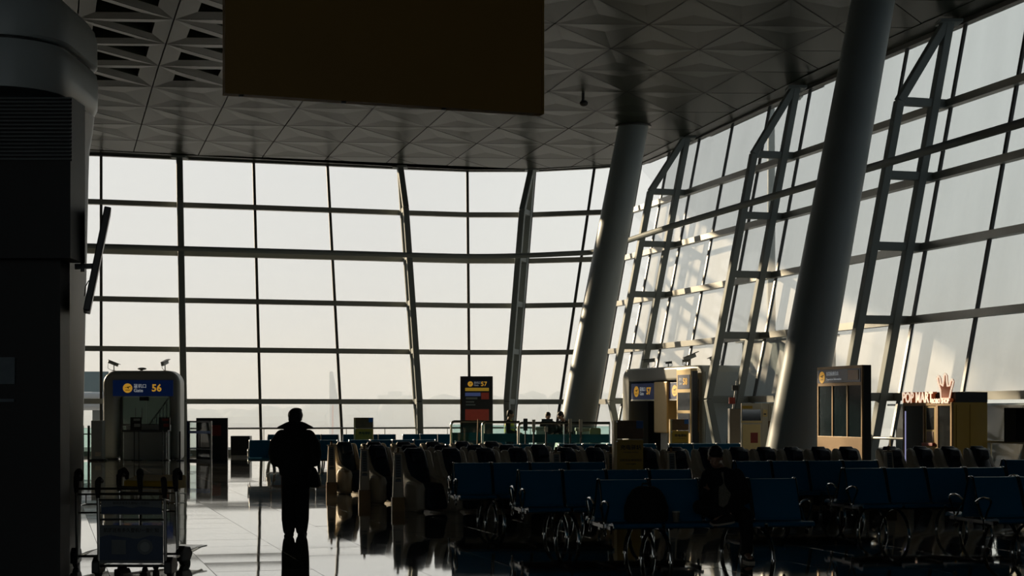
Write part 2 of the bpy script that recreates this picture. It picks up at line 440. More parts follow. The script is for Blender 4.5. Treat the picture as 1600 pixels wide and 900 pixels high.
# ------------------------------------------------------------------ slanting columns
def column(px, py, r0, zt, label):
    t = thing('slanting_column', label, 'column', (px, py, 0))
    lx, ly = .192, .056; rings = []
    n = 40
    for k in range(13):
        z = zt*k/12; r = r0*(1 - .16*k/12)
        rings.append([(lx*z + r*math.cos(2*math.pi*i/n), ly*z + r*math.sin(2*math.pi*i/n), z) for i in range(n)])
    mb = MB(); mb.loft(rings); mb.build('shaft', M['column'], t, smooth=True)
    mb = MB(); r = r0*.84
    for (ra, z0, z1) in ((r+.10, zt-.06, zt-.0),):
        mb.loft([[(lx*z+ra*math.cos(2*math.pi*i/n), ly*z+ra*math.sin(2*math.pi*i/n), z) for i in range(n)] for z in (z0, z1)])
    mb.build('ceiling_collar', M['mullion'], t, smooth=True)
    mb = MB(); mb.cyl((0,0), r0+.05, 0, .12, 40); mb.build('base_ring', M['steel'], t, smooth=True)
ZC = 12.3
def ceil_z(y): return ZC - .03*max(0.0, y-50)      # the ceiling falls gently towards the far glass
column(2.10, 57.5, .655, ceil_z(58.2)+.02, 'thick pale slanting round column behind the glass balustrade, the farther one')
column(6.85, 40.0, .655, ZC, 'thick pale slanting round column beside the brass-framed totem, the nearer one')

# ================================================================== CEILING
mb = MB(); mb.box(-42, 14, -14, 36.5, ZC, ZC+.3); mb.box(-42, 14, 36.4, 36.5, ZC, ZC+1.6)
mb.add([(x, y, z) for z in (ZC, ZC+.3) for x, y in ((14,-14),(30,-14),(14.6,36.5),(14,36.5))], [(0,1,2,3),(7,6,5,4),(0,4,5,1),(1,5,6,2),(2,6,7,3),(3,7,4,0)])
ro = [(-42, 36.5)] + [tuple(fp(j, ztop(j), -.35).xy) for j in range(NM-2)] + [(14.6, 36.5)]
mb.prism(ro, ZC+1.4, ZC+1.7, 'xy')
ceiling = structure(mb.build('ceiling', M['slab']))
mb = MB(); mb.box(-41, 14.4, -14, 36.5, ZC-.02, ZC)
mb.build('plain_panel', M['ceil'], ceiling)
# perimeter strip between the folded panels and the head of the glass
def edge(j, d, z):
    dr = Vector((.2,-.98)) if j < 12 else None
    p = fp(j, ztop(j), d, dr); return Vector((p.x, p.y, ceil_z(p.y)-.02 if z is None else z))
INS = .8
inner = [edge(j, INS, None) for j in range(NM)]
outer_ = [edge(j, -.35, ztop(j)+.06) for j in range(NM)]
for j in range(NM-1):
    mb = MB(); g = .006
    a, b, c, d_ = inner[j], inner[j+1], outer_[j+1], outer_[j]
    e = (b-a).normalized()*g
    q = [a+e, b-e, c-e, d_+e]; up = Vector((0,0,.03))
    mb.add(q+[p+up for p in q], [(0,1,2,3),(7,6,5,4),(0,4,5,1),(1,5,6,2),(2,6,7,3),(3,7,4,0)])
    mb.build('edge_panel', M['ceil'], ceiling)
# roof edge outside, closes the void above the glass
mb = MB()
for j in range(NM-1):
    a, b = outer_[j], outer_[j+1]
    mb.add([a, b, b+Vector((0,0,2)), a+Vector((0,0,2))], [(0,1,2,3)])
fa = mb.build('roof_fascia', M['slab'], ceiling)
sd = fa.modifiers.new('thick', 'SOLIDIFY'); sd.thickness = .1
poly = [Vector((-40.5, 36.5))]
for j, p in enumerate(inner):
    if p.y > 36.5: poly.append(p.xy); last = j
q_, r_ = inner[last].xy, inner[last+1].xy
poly.append(q_ + (r_-q_)*((q_.y-36.5)/(q_.y-r_.y)))
def inside(p, poly):
    c = False; n = len(poly)
    for i in range(n):
        a, b = poly[i], poly[i-1]
        if (a.y > p.y) != (b.y > p.y) and p.x < (b.x-a.x)*(p.y-a.y)/(b.y-a.y)+a.x: c = not c
    return c
def clip(tri, poly):
    """Sutherland-Hodgman of a triangle against the (nearly convex) ceiling outline"""
    out = list(tri); n = len(poly)
    for i in range(n):
        a, b = poly[i], poly[(i+1) % n]; e = b - a
        side = lambda p: -(e.x*(p.y-a.y) - e.y*(p.x-a.x))
        src = out; out = []
        for k in range(len(src)):
            p, q = src[k-1], src[k]; sp, sq = side(p), side(q)
            if sq >= 0:
                if sp < 0: out.append(p + (q-p)*(sp/(sp-sq)))
                out.append(q)
            elif sp >= 0: out.append(p + (q-p)*(sp/(sp-sq)))
        if not out: return []
    return out
VA = Vector((-.85, 2.91)); VB = Vector((2.58, .12)); N0 = Vector((4.63, 49.86))
def opening(c):
    t = min(1, max(0, (-6.0 - c.x)/6.0)) * min(1, max(0, (53.0 - c.y)/6.0))
    return .0 if t < .08 else .22 + .28*min(1, t*1.2)
def tri_geom(mb, tri):
    """one folded triangular facet: a shallow pyramid, or a coffer with a hole"""
    c = (tri[0]+tri[1]+tri[2])/3
    ins = [inside(p, poly) for p in tri]
    if not any(ins) and not inside(c, poly): return
    P = [c + (p-c)*(1 - .022) for p in tri]
    if all(ins):
        s = opening(c)
        if s == 0:
            cz = ceil_z(c.y) + .033
            mb.add([(*p, ceil_z(p.y)) for p in P] + [(*c, cz)], [(0,1,3),(1,2,3),(2,0,3)])
        else:
            I = [c + (p-c)*s for p in P]; h = .05
            vs = [(*p, ceil_z(p.y)) for p in P] + [(*p, ceil_z(p.y)+h) for p in I] + [(*(c+(p-c)*s*.9), ceil_z(p.y)+h+.45) for p in P]
            mb.add(vs, [(0,1,4,3),(1,2,5,4),(2,0,3,5),(3,4,7,6),(4,5,8,7),(5,3,6,8)])
    else:
        q = clip(P, poly)
        if len(q) >= 3:
            mb.add([(*p, ceil_z(p.y)) for p in q], [tuple(range(len(q)))])
cnt = 0
for ia in range(-12, 14):
    for ib in range(-14, 10):
        n0 = N0 + VA*ia + VB*ib
        n1, n2, n3 = n0+VA, n0+VA+VA+VB, n0+VA+VB
        if max(n0.y, n2.y) < 36.4 or min(n0.y, n1.y) > 71 or n0.x < -22 or n0.x > 22: continue
        mb = MB(); tri_geom(mb, (n0, n1, n3)); tri_geom(mb, (n1, n2, n3))
        if not mb.f: continue
        if any(p[1] < 36.2 for p in mb.v) and min(p[1] for p in mb.v) < 34: continue
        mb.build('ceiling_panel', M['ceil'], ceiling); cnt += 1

# ================================================================== FLOOR
mb = MB(); mb.box(-42, 30, -14, 75, -.4, -.006)
floor = structure(mb.build('floor', M['grout']))
TS = 1.06
tm = MB(); g = .003; h = TS/2 - g
tm.add([(-h,-h,0),(h,-h,0),(h,h,0),(-h,h,0),(-h-.002,-h-.002,-.02),(h+.002,-h-.002,-.02),(h+.002,h+.002,-.02),(-h-.002,h+.002,-.02)],
       [(0,1,2,3),(0,4,5,1),(1,5,6,2),(2,6,7,3),(3,7,4,0)])
tme = tm.mesh('floor_tile'); tme.materials.append(M['granite'])
far = MB(); cand = []
rot = math.atan2(-WN.x*0 + WD.y, WD.x) - math.pi/2
fpoly = [Vector((-39, -13))] + [Vector((-39, 55))] + [fp(j, 0, .1).xy for j in range(NM)] + [Vector((29, 8)), Vector((29, -13))]
T0 = Vector((X(287, 20.43), 20.43))
for a in range(-70, 70):
    for b in range(-60, 90):
        c = T0 + WN*(TS*(a+.5)) + WD*(TS*(b + (.5 if a % 2 else 0)))
        if c.y < 9 or c.y > 68 or abs(c.x) > .36*c.y + 3: continue
        if not inside(c, fpoly): continue
        cand.append((c.y + (0 if abs(c.x) < .36*c.y else 30) + (40 if c.y < 15.4 else 0), c))
cand.sort(key=lambda t: t[0])
for k, (_, c) in enumerate(cand):
    tx, ty = random.gauss(0, .0011), random.gauss(0, .0011)
    if k < 300:
        o = bpy.data.objects.new('floor_tile', tme); COL.objects.link(o); o.parent = floor
        o.location = (c.x, c.y, 0); o.rotation_euler = (tx, ty, rot)
    else:
        E = Euler((tx, ty, rot)).to_matrix()
        vs = [Vector((c.x, c.y, 0)) + E @ Vector(p) for p in ((-h,-h,0),(h,-h,0),(h,h,0),(-h,h,0))]
        far.add(vs, [(0,1,2,3)])
fo = far.build('floor_tiles_far', M['granite'], floor); fo.name = 'distant_floor_tile'; fo['kind'] = 'stuff'

# unseen block added above the hidden far bays to cut the low sun
mb = MB()
for j in range(0, EXT-2):
    mb.bar(fp(j, 11.5, .5), fp(j+1, 11.5, .5), .25, 1.5)
structure(mb.build('sun_block', M['wall']))

# ================================================================== SHELL BEHIND AND BESIDE THE CAMERA
mb = MB(); mb.box(-40, 30, -14.3, -14, 0, 1.6); mb.box(-40, 30, -14.3, -14, 8, ZC); mb.box(-40, -14, -14.3, -14, 1.6, 8); mb.box(10, 30, -14.3, -14, 1.6, 8)
structure(mb.build('wall_back', M['wall']))
bw = bpy.data.objects.new('fill_window', None); COL.objects.link(bw); structure(bw)  # unseen window, added and sized to give front light
for k in range(8):
    xa_ = -14 + 24*k/7
    mb = MB(); mb.box(xa_-.07, xa_+.07, -14.25, -14.0, 1.6, 8); mb.build('mullion', M['mullion'], bw)
    for z in ((1.6, 4.8) if k < 7 else ()):
        mb = MB(); mb.box(xa_+.07, xa_+24/7-.07, -14.2, -14.18, z+.06, z+3.14); mb.build('pane', M['glass_far'], bw)
for z in (1.6, 4.8, 8.0):
    mb = MB(); mb.box(-14, 10, -14.25, -14.05, z-.06, z+.06); mb.build('transom', M['transom'], bw)
mb = MB(); mb.box(-41.6, -41.2, -14, 56, 0, ZC+1.4); structure(mb.build('wall_left', M['wall']))
e = fp(NM-1, 0).xy
mb = MB(); d = Vector((.28, -.96))
p0 = e + d*.1; p1 = e + d*46
mb.add([(p0.x, p0.y, 0), (p1.x, p1.y, 0), (p1.x+2.5, p1.y, ZC+1.4), (p0.x+1.6, p0.y+.4, ZC+1.4),
        (p0.x+.4, p0.y, 0), (p1.x+.4, p1.y, 0), (p1.x+2.9, p1.y, ZC+1.4), (p0.x+2.0, p0.y+.4, ZC+1.4)],
       [(0,1,2,3),(4,5,6,7),(0,1,5,4),(1,2,6,5),(2,3,7,6),(3,0,4,7)])
structure(mb.build('shade_wall_right', M['wall']))  # unseen opaque wall, added to keep the near lounge dark

# ================================================================== BENCHES (back-to-back seats on a beam)
ROW = R(10)                      # the rows are turned ten degrees
RV = Vector((math.cos(ROW), math.sin(ROW))); RN = Vector((math.sin(ROW), -math.cos(ROW)))
PITCH = .6
def bench_proto(n):
    t = thing('tandem_bench', 'x', 'bench')
    # side profile of one shell, y forward is negative
    back = [(-.012, .905), (-.048, .90), (-.085, .84), (-.140, .70), (-.205, .55), (-.245, .465)]
    pan = [(-.245, .465), (-.27, .435), (-.37, .425), (-.52, .43), (-.64, .445), (-.695, .435), (-.72, .405)]
    def shell(prof, x0, x1, th, sg):
        k = len(prof); mb = MB()
        off = []
        for i, p in enumerate(prof):
            a = prof[max(i-1,0)]; b = prof[min(i+1,k-1)]
            tx, tz = b[0]-a[0], b[1]-a[1]; L = math.hypot(tx, tz); off.append((p[0]-tz/L*th, p[1]+tx/L*th))
        ring = [(p[0], p[1]) for p in prof] + list(reversed(off))
        poly = [(sg*y, z) for y, z in ring]
        mb.prism(poly, x0, x1, 'yz'); return mb
    protos = {}
    for sg in (1, -1):
        for key, prof, th in (('backrest', back, .022), ('seat', pan, .028)):
            me = shell(prof, .022, PITCH-.022, th, sg).mesh(key, True); me.materials.append(M['seat']); protos[key, sg] = me
        mb = MB(); mb.tube([(.015, sg*y, z+.004) for y, z in back], .011, 6)
        me = mb.mesh('side_trim', True); me.materials.append(M['chrome']); protos['side_trim', sg] = me
    for i in range(n):
        for sg in (1, -1):
            for key in ('backrest', 'seat', 'side_trim'):
                o = bpy.data.objects.new(key, protos[key, sg]); COL.objects.link(o); o.parent = t; o.location = (i*PITCH, 0, 0)
                if key == 'side_trim':
                    o = bpy.data.objects.new(key, protos[key, sg]); COL.objects.link(o); o.parent = t; o.location = ((i+1)*PITCH-.03, 0, 0)
    W = n*PITCH
    mb = MB(); mb.box(.02, W-.02, -.045, .045, .33, .41)
    for i in range(n+1):
        x = min(max(i*PITCH, .04), W-.04); mb.box(x-.025, x+.025, -.58, .58, .36, .40)
    mb.build('beam', M['black'], t)
    for x in (.0, W):
        for sg in (1, -1):
            loop = [(-.10,.615), (-.20,.655), (-.32,.675), (-.44,.665), (-.485,.635), (-.47,.595), (-.40,.52), (-.335,.43), (-.29,.42), (-.245,.45), (-.17,.55), (-.11,.59)]
            mb = MB(); mb.tube([(x, sg*(y-.07), z) for y, z in loop], .013, 6, closed=True, side=(1,0,0))
            mb.tube([(x, sg*-.38, .425), (x, sg*-.385, .36)], .02, 6)
            mb.tube([(x, sg*(-.385+.035*math.cos(q*.7)), .325+.045*math.sin(q*.7)) for q in range(9)], .012, 6, closed=True, side=(1,0,0))
            mb.build('armrest', M['chrome'], t, smooth=True)
    for x in ((PITCH, W-PITCH) if n > 2 else (W/2,)):
        for sg in (1, -1):
            pts = [(x + sg*.10*math.cos(math.pi*q/12), sg*(-.38 - .28*math.cos(math.pi*q/12)), .36*math.sin(math.pi*q/12)) for q in range(13)]
            mb = MB(); mb.tube(pts, [(.026, .014)]*13, 8, side=(1,0,0))
            for y, e_ in ((-.10, -.10), (-.66, .10)): mb.cyl((x+sg*e_, sg*y), .028, 0, .012, 10)
            mb.build('leg', M['chrome'], t, smooth=True)
    return t
B4 = bench_proto(4); B3 = bench_proto(3)
used = {}
GB = 'back-to-back blue benches of the gate lounge'
def bench(x, y, label, proto=None, rz=ROW, group=GB):
    p = proto or B4
    if p.name not in used: used[p.name] = 1; o = p
    else: o = copy_tree(p)
    o.location = (x, y, 0); o.rotation_euler = (0, 0, rz); tag(o, label, 'bench', group); return o
b_C = bench(.985, 18.50, 'blue back-to-back bench where the man with the phone sits beside a black backpack')
bench(5.52, 19.30, 'blue back-to-back bench nearest the viewer at the window side of the lounge')
bench(.07, 21.40, 'blue back-to-back bench directly behind the bench of the seated man')
bench(4.57, 22.17, 'blue back-to-back bench second from the viewer on the window side, in full view')
bench(7.55, 22.70, 'blue back-to-back bench ending the second row by the window')
bench(-.915, 24.50, 'blue back-to-back bench nearest the massage chairs, beside the open aisle')
bench(3.50, 25.30, 'blue back-to-back bench directly before the massage chairs, behind the seated man')
bench(8.00, 26.10, 'blue back-to-back bench directly before the massage chairs, below the mustard kiosk')
# farther rows beyond the massage chairs
n_ = 0
for (x, y, p, lab) in ((-7.15, 43.5, B4, 'far blue bench with its chrome armrest showing beside the walking man'),
                    (-4.5, 44.0, B4, 'far blue bench standing behind the three aisle massage chairs'),
                    (-1.6, 38.0, B4, 'blue bench behind the front massage row, first one from the aisle'),
                    (1.1, 38.5, B4, 'blue bench behind the front massage row, second one from the aisle'),
                    (3.8, 39.0, B3, 'blue bench behind the front massage row, before the Gate 57 portal'),
                    (-8.25, 54.0, B4, 'farthest blue bench, seen past the shoulders of the walking man'),
                    (-5.75, 54.4, B3, 'farthest blue bench just beside the farthest yellow charging post'),
                    (-3.75, 54.8, B4, 'farthest blue bench, first one beyond the farthest yellow charging post'),
                    (-1.25, 55.2, B3, 'farthest blue bench standing next to the glass balustrade')):
    bench(x, y, lab, p, R(2) if y > 50 else R(6), 'far blue benches beyond the massage chairs')

# ================================================================== MASSAGE CHAIRS AND PAYMENT PEDESTALS
def massage_proto():
    t = thing('massage_chair', 'x', 'massage chair')
    sh = [(.30, .0), (.34, .45), (.36, .98), (.31, 1.03), (.22, .98), (.10, .72), (-.02, .60), (-.28, .53), (-.42, .50), (-.50, .44), (-.50, .12), (-.44, .0)]
    for x in (-.02, .485):
        mb = MB(); mb.prism(sh, x, x+.12, 'yz'); mb.build('side_shell', M['beige'], t, smooth=True, bevel=.025)
    for xa_, xb_ in ((-.045, .125), (.46, .63)):
        mb = MB(); mb.prism([(-.53,.02), (-.53,.40), (-.46,.50), (-.10,.52), (.05,.40), (.08,.02)], xa_, xb_, 'yz'); mb.build('arm_pod', M['beige'], t, smooth=True, bevel=.055)
    mb = MB()
    rings = []
    for (z, y, w_, d) in ((.36, .02, .40, .10), (.60, .10, .41, .10), (.85, .20, .42, .09), (1.0, .26, .40, .075), (1.055, .28, .30, .045)):
        rings.append([(.292 + w_/2*math.copysign(abs(math.cos(2*math.pi*i/16))**.55, math.cos(2*math.pi*i/16)), y + d*math.sin(2*math.pi*i/16), z) for i in range(16)])
    mb.loft(rings); mb.build('backrest', M['cover'], t, smooth=True)
    mb = MB(); mb.prism([(.02,.30), (.02,.46), (-.1,.48), (-.42,.47), (-.50,.42), (-.50,.30)], .09, .495, 'yz'); mb.build('seat', M['cover'], t, smooth=True, bevel=.03)
    mb = MB(); mb.prism([(-.46,.38), (-.52,.40), (-.66,.10), (-.60,.04), (-.46,.06)], .11, .475, 'yz'); mb.build('footrest', M['cover'], t, smooth=True, bevel=.03)
    mb = MB(); mb.prism([(.10,1.0), (.05,.86), (.08,.80), (.16,.82), (.24,.98), (.24,1.02)], .16, .425, 'yz'); mb.build('head_cushion', M['cover'], t, smooth=True, bevel=.03)
    return t
MC = massage_proto(); mused = []
def massage(x, y, label, rz=ROW, sc=.88):
    rz = rz + R(20)
    if not mused: o = MC; mused.append(1)
    else: o = copy_tree(MC)
    o.location = (x, y, 0); o.rotation_euler = (0, 0, rz); o.scale = (sc, 1, 1); tag(o, label, 'massage chair', 'massage chairs in rows across the lounge'); return o
def pedestal_proto():
    t = thing('payment_pedestal', 'x', 'pedestal')
    mb = MB(); mb.loft([[(-.10,-.08,0),(.10,-.08,0),(.10,.08,0),(-.10,.08,0)], [(-.085,-.06,.55),(.085,-.06,.55),(.085,.07,.55),(-.085,.07,.55)], [(-.065,.0,.99),(.065,.0,.99),(.065,.075,.99),(-.065,.075,.99)]])
    mb.build('body', M['beige'], t, bevel=.012)
    mb = MB(); mb.add([(-.050,-.066,.50),(.050,-.066,.50),(.045,-.008,.96),(-.045,-.008,.96),(-.050,-.05,.50),(.050,-.05,.50),(.045,.01,.96),(-.045,.01,.96)],
                      [(0,1,2,3),(4,5,6,7),(0,1,5,4),(1,2,6,5),(2,3,7,6),(3,0,4,7)])
    mb.build('instruction_panel', M['trolleyad'], t)
    mb = MB()
    for k in range(9): z = .54+.045*k; y = -.067+.058*(z-.5)/.46; mb.box(-.03, .03, y-.004, y, z, z+.012)
    mb.build('printed_lines', M['blackprint'], t)
    mb = MB(); mb.box(-.085,.085,-.02,.09,.985,1.0); mb.tube([(0,.05,1.0),(0,.05,1.05),(0,.03,1.07)], .022, 8); mb.build('top_cap', M['brass'], t)
    mb = MB(); mb.box(-.108,.108,-.088,.088,0,.24); mb.build('sunlight_band', M['brass'], t)  # brass band stands in for low sunlight on the pedestal foot
    return t
PP = pedestal_proto(); pused = []
def pedestal(x, y, label, rz=ROW):
    if not pused: o = PP; pused.append(1)
    else: o = copy_tree(PP)
    o.location = (x, y, 0); o.rotation_euler = (0, 0, rz); tag(o, label, 'pedestal', 'payment pedestals of the massage chairs'); return o
ORD = ['first','second','third','fourth','fifth','sixth','seventh','eighth','ninth','tenth','eleventh','twelfth','thirteenth','fourteenth','fifteenth','sixteenth','seventeenth','eighteenth']
def rowpt(p0, t): return p0 + RV*t
# front row: starts at the aisle
p0 = Vector((-1.93, 27.2))
pedestal(p0.x, p0.y-.1, 'payment pedestal at the aisle end of the front massage row, the largest')
us = [634, 694, 748, 799, 876, 921, 1003, 1050, 1099, 1148, 1191, 1234, 1277, 1321, 1390, 1438, 1482, 1528]
for k, u in enumerate(us):
    t_ = (u-800)/F; s_ = (t_*p0.y - p0.x)/(RV.x - t_*RV.y); q = rowpt(p0, s_)
    massage(q.x, q.y, 'navy-covered massage chair, %s from the aisle in the front massage row' % ORD[k], ROW, .88 if k else 1.0)
for k, (u, lab) in enumerate(((863, 'slim payment pedestal between massage chairs, below the glass balustrade'), (948, 'slim payment pedestal just beside the large yellow charging post'),
                              (1041, 'slim payment pedestal behind the seated man, lit warm by the sun'), (1377, 'slim payment pedestal in the front massage row below the brass-framed totem'))):
    t_ = (u-800)/F; s_ = (t_*p0.y - p0.x)/(RV.x - t_*RV.y); q = rowpt(p0, s_) + RN*.35
    pedestal(q.x, q.y, lab)
p2 = Vector((-2.73, 29.7))
pedestal(p2.x, p2.y-.1, 'payment pedestal at the aisle end of the middle massage row')
for k in range(9):
    q = rowpt(p2, .10 + .62*k); massage(q.x, q.y, 'navy-covered massage chair, %s from the aisle in the middle massage row' % ORD[k])
p3 = Vector((-3.70, 32.9))
pedestal(p3.x, p3.y-.1, 'payment pedestal at the aisle end of the rear massage row, beside the walking man')
for k in range(6):
    q = rowpt(p3, .12 + .62*k); massage(q.x, q.y, 'navy-covered massage chair, %s from the aisle in the rear massage row' % ORD[k])

# ================================================================== YELLOW CHARGING POSTS
def charging(x, y, w_, label, rz=R(4), hh=1.6):
    t = thing('charging_post', label, 'charging station', (x, y, 0), rz, 'yellow phone charging posts')
    h0 = hh-.30
    mb = MB(); mb.box(-w_/2, w_/2, -.12, .12, 0, h0-.02); mb.build('body', M['yellow'], t, bevel=.01)
    mb = MB(); mb.box(-w_/2, w_/2, -.13, .13, h0, hh); mb.build('head_box', M['brown'], t, bevel=.01)
    mb = MB(); mb.box(w_/2-.12, w_/2-.005, -.136, -.128, hh-.13, hh-.005); mb.build('blue_sticker', M['bluetag'], t)
    mb = MB(); mb.box(-w_/2-.05, -w_/2, -.13, .13, 0, hh); mb.build('side_post', M['gold'], t)
    mb = MB(); mb.box(-w_/2-.02, -w_/2+.01, -.137, -.13, hh-.03, hh-.012); mb.box(-w_/2-.02, -w_/2+.01, -.137, -.13, h0-.055, h0-.037); mb.build('rivets', M['steel'], t)
    text('充电驿站', .088, M['blackprint'], t, (0.01, -.124, h0-.15), align='CENTER', bold=.0015)
    text('CHARGING STATION', .026, M['blackprint'], t, (0.01, -.124, h0-.225), align='CENTER')
    text('扫码充电 随借随还', .045, M['blackprint'], t, (0.01, -.124, h0-.36), align='CENTER')
    text('手机充电服务', .03, M['blackprint'], t, (0.01, -.124, h0-.42), align='CENTER')
    return t
charging(X(983, 26.6), 26.6, .44, 'yellow charging post with brown head, biggest one, directly behind the seated man\'s bench', R(4), Z(657, 26.6))
charging(X(569.5, 46), 46, .50, 'yellow charging post standing alone against the far glass wall', R(2), Z(652.5, 46))
charging(X(1062, 44), 44, .46, 'yellow charging post standing before the Gate 58 panel', R(2), Z(655, 44))

# ================================================================== LUGGAGE TROLLEYS
def trolley(x, y, rz, label, ad=True, lid=False):
    t = thing('luggage_trolley', label, 'trolley', (x, y, 0), rz, 'luggage trolleys parked by the shop pillar')
    w_ = .34
    for sx in (-1, 1):
        mb = MB(); mb.tube([(sx*w_, .02, .10), (sx*w_, 0, .5), (sx*w_, -.02, .92)], .018, 8); mb.build('post', M['steel'], t, smooth=True)
        mb = MB(); mb.tube([(sx*w_, -.02, .82), (sx*w_*1.0, -.03, .90), (sx*w_*.99, -.035, .985), (sx*w_*.96, -.01, 1.005), (sx*w_*.94, .05, .985)], [.022,.03,.032,.03,.02], 10); mb.build('grip', M['rubber'], t, smooth=True)
        mb = MB(); mb.tube([(sx*w_, .05, .12), (sx*w_*.9, .45, .13), (sx*w_*.55, .95, .14)], .018, 8); mb.build('base_rail', M['steel'], t, smooth=True)
        mb = MB(); mb.xcyl(sx*(w_+.03)-.025, sx*(w_+.03)+.025, .10, .085, .085, 18); mb.build('rear_wheel', M['rubber'], t, smooth=True, bevel=.008)
        mb = MB(); mb.prism([(-.02,.0+.05), (-.02,.17), (.05,.22), (.20,.20), (.26,.12), (.2,.05)], sx*(w_+.03)-.04, sx*(w_+.03)+.04, 'yz'); mb.build('wheel_guard', M['black'], t, bevel=.012)
    mb = MB(); mb.xcyl(-.02, .02, .95, .07, .07, 16); mb.build('front_wheel', M['rubber'], t, smooth=True)
    mb = MB(); mb.tube([(-w_, -.035, .86), (w_, -.035, .86)], .013, 8); mb.build('handle_bar', M['chrome'], t, smooth=True)
    mb = MB(); mb.tube([(-w_, -.02, .80), (w_, -.02, .80)], .010, 8); mb.tube([(-w_, 0, .60), (w_, 0, .60)], .010, 8); mb.tube([(-w_, .01, .13), (w_, .01, .13)], .014, 8); mb.build('cross_bars', M['steel'], t, smooth=True)
    mb = MB(); mb.prism([(.04,.12),(.04,.135),(.95,.155),(.95,.14)], -.26, .26, 'yz'); mb.build('platform', M['steel'], t)
    # child seat and basket
    mb = MB()
    for k in range(7): mb.tube([(-w_+.05, .02+.045*k, .68), (w_-.05, .02+.045*k, .68)], .005, 5)
    for sx in (-w_+.04, w_-.04): mb.tube([(sx, 0, .80), (sx, .30, .78), (sx, .30, .68), (sx, 0, .68)], .007, 6)
    mb.build('basket', M['steel'], t)
    if lid:
        mb = MB(); mb.prism([(-.02,.93),(.32,.99),(.34,.97),(.34,.84),(-.02,.84)], -w_+.05, w_-.05, 'yz'); mb.build('basket_cover', M['yellow'], t, bevel=.02)
    if not ad:
        for sx in (-1, 1):
            mb = MB(); mb.tube([(sx*w_*.98, -.03, .97), (sx*w_*.97, -.01, 1.035), (sx*w_*.96, .05, 1.055), (sx*w_*.95, .11, 1.01), (sx*w_*.95, .125, .94)], [(.030,.020),(.036,.022),(.036,.022),(.034,.020),(.022,.016)], 10, side=(1,0,0)); mb.build('brake_paddle', M['rubber'], t, smooth=True)
    if ad:
        b = MB(); b.box(-w_+.015, w_-.015, -.020, -.008, .16, .545); board = b.build('advert_board', M['trolleyad'], t, bevel=.006)
        poly = [(-w_+.02, .19)] + [(w_-.02, .19)] + [(w_-.02, .42)]
        for k in range(24):
            q = k/23; poly.append((w_-.02 - q*(2*w_-.04), .425 + .022*math.sin(q*9.0+.6)*abs(math.sin(q*5)) ))
        b = MB(); b.prism(poly, -.0225, -.0195); b.build('blue_print', M['trolleyblue'], board)
        text('航班还有多久登机?一查便知', .046, M['blackprint'], board, (0, -.0212, .49), extrude=.0008, align='CENTER', bold=.0006)
        b = MB(); b.box(-.20, -.055, -.0245, -.022, .25, .395); b.build('pale_square', M['trolleyad'], board)
        b = MB(); b.disc((.14, .325), .078, -.0245, -.022, 28); b.build('pale_disc', M['trolleyad'], board)
        b = MB(); b.disc((.14, .325), .05, -.0255, -.024, 24); b.build('disc_ring', M['greyplate'], board)
        b = MB(); b.box(-w_+.03, w_-.03, -.022, -.010, .65, .80); b2 = b.build('upper_advert', M['trolleyad'], t, bevel=.004)
        b = MB(); b.prism([(-w_+.035,.66),(w_-.035,.66),(w_-.035,.72),(.1,.735),(0,.72),(-.1,.74),(-w_+.035,.725)], -.0245, -.0215); b.build('blue_print', M['trolleyblue'], b2)
        text('航班还有多久登机?一查便知', .030, M['blackprint'], b2, (0, -.0232, .765), extrude=.0008, align='CENTER')
    return t
TR = trolley(X(206, 16.2), 16.2, R(-2), 'luggage trolley with blue and white advert board, frontmost at the shop pillar')
trolley(X(170, 17.3), 17.3, R(4), 'luggage trolley tucked between the shop pillar and the advert trolley', ad=False)
trolley(X(232, 17.6), 17.6, R(-14), 'luggage trolley with yellow basket cover, rearmost behind the advert trolley', ad=False, lid=True)

# ================================================================== SHOP WITH ROUNDED PILLAR
sh = thing('shop_portal', 'black shop front with louvre band under a rounded white cornice, beside the trolleys', 'shop front', (-6.2, 17.6, 0))
def rplan(x0, x1, y0, y1, r, n=10): return rrect(x0, x1, y0, y1, r, n)
Ys = 17.6
def px_(u): return X(u, 17.75) + 6.2
# pillar, right side leaning slightly outwards with height, flaring into the cornice
def ring(u, r, z, y0=-1.0, y1=.6): return [(p[0], p[1], z) for p in rplan(-3.0, px_(u), y0, y1, r)]
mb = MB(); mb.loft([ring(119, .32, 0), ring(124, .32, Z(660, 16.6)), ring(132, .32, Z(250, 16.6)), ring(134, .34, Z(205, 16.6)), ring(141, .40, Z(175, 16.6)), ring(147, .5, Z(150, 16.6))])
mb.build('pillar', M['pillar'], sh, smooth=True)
mb = MB(); zz = [(146,150),(152,138),(153,120),(153,95),(151,82),(147,77)]
mb.loft([ring(u, .62, Z(v, 16.6), -1.55, .7) for u, v in zz]); mb.build('lower_cornice', M['cornice'], sh, smooth=True)
mb = MB(); zz = [(143,79),(143,69)]
mb.loft([ring(u, .60, Z(v, 16.6), -1.48, .62) for u, v in zz]); mb.build('shadow_groove', M['mullion'], sh, smooth=True)
mb = MB(); zz = [(147,72),(152,68),(152,30),(148,10),(138,-4),(110,-14),(95,-30)]
mb.loft([ring(u, .62, Z(v, 16.6), -1.55, .7) for u, v in zz]); mb.build('upper_cornice', M['cornice'], sh, smooth=True)
fy = -1.45
mb = MB(); mb.box(-3.0, X(110, 16.15)+6.2, fy, -.9, Z(403, 16.15), Z(251, 16.15)); mb.build('sign_box', M['shop'], sh)
mb = MB(); mb.box(-3.0, X(92, 16.3)+6.2, fy+.2, -.9, 0, Z(403, 16.3)); mb.build('front_panel', M['shop'], sh)
mb = MB(); x1 = X(110, 16.15)+6.2; z0 = Z(251, 16.15); z1 = Z(150, 16.15)
mb.box(-3.0, x1, fy+.05, -.9, z0, z1); mb.build('louvre_box', M['shop'], sh)
k = 17
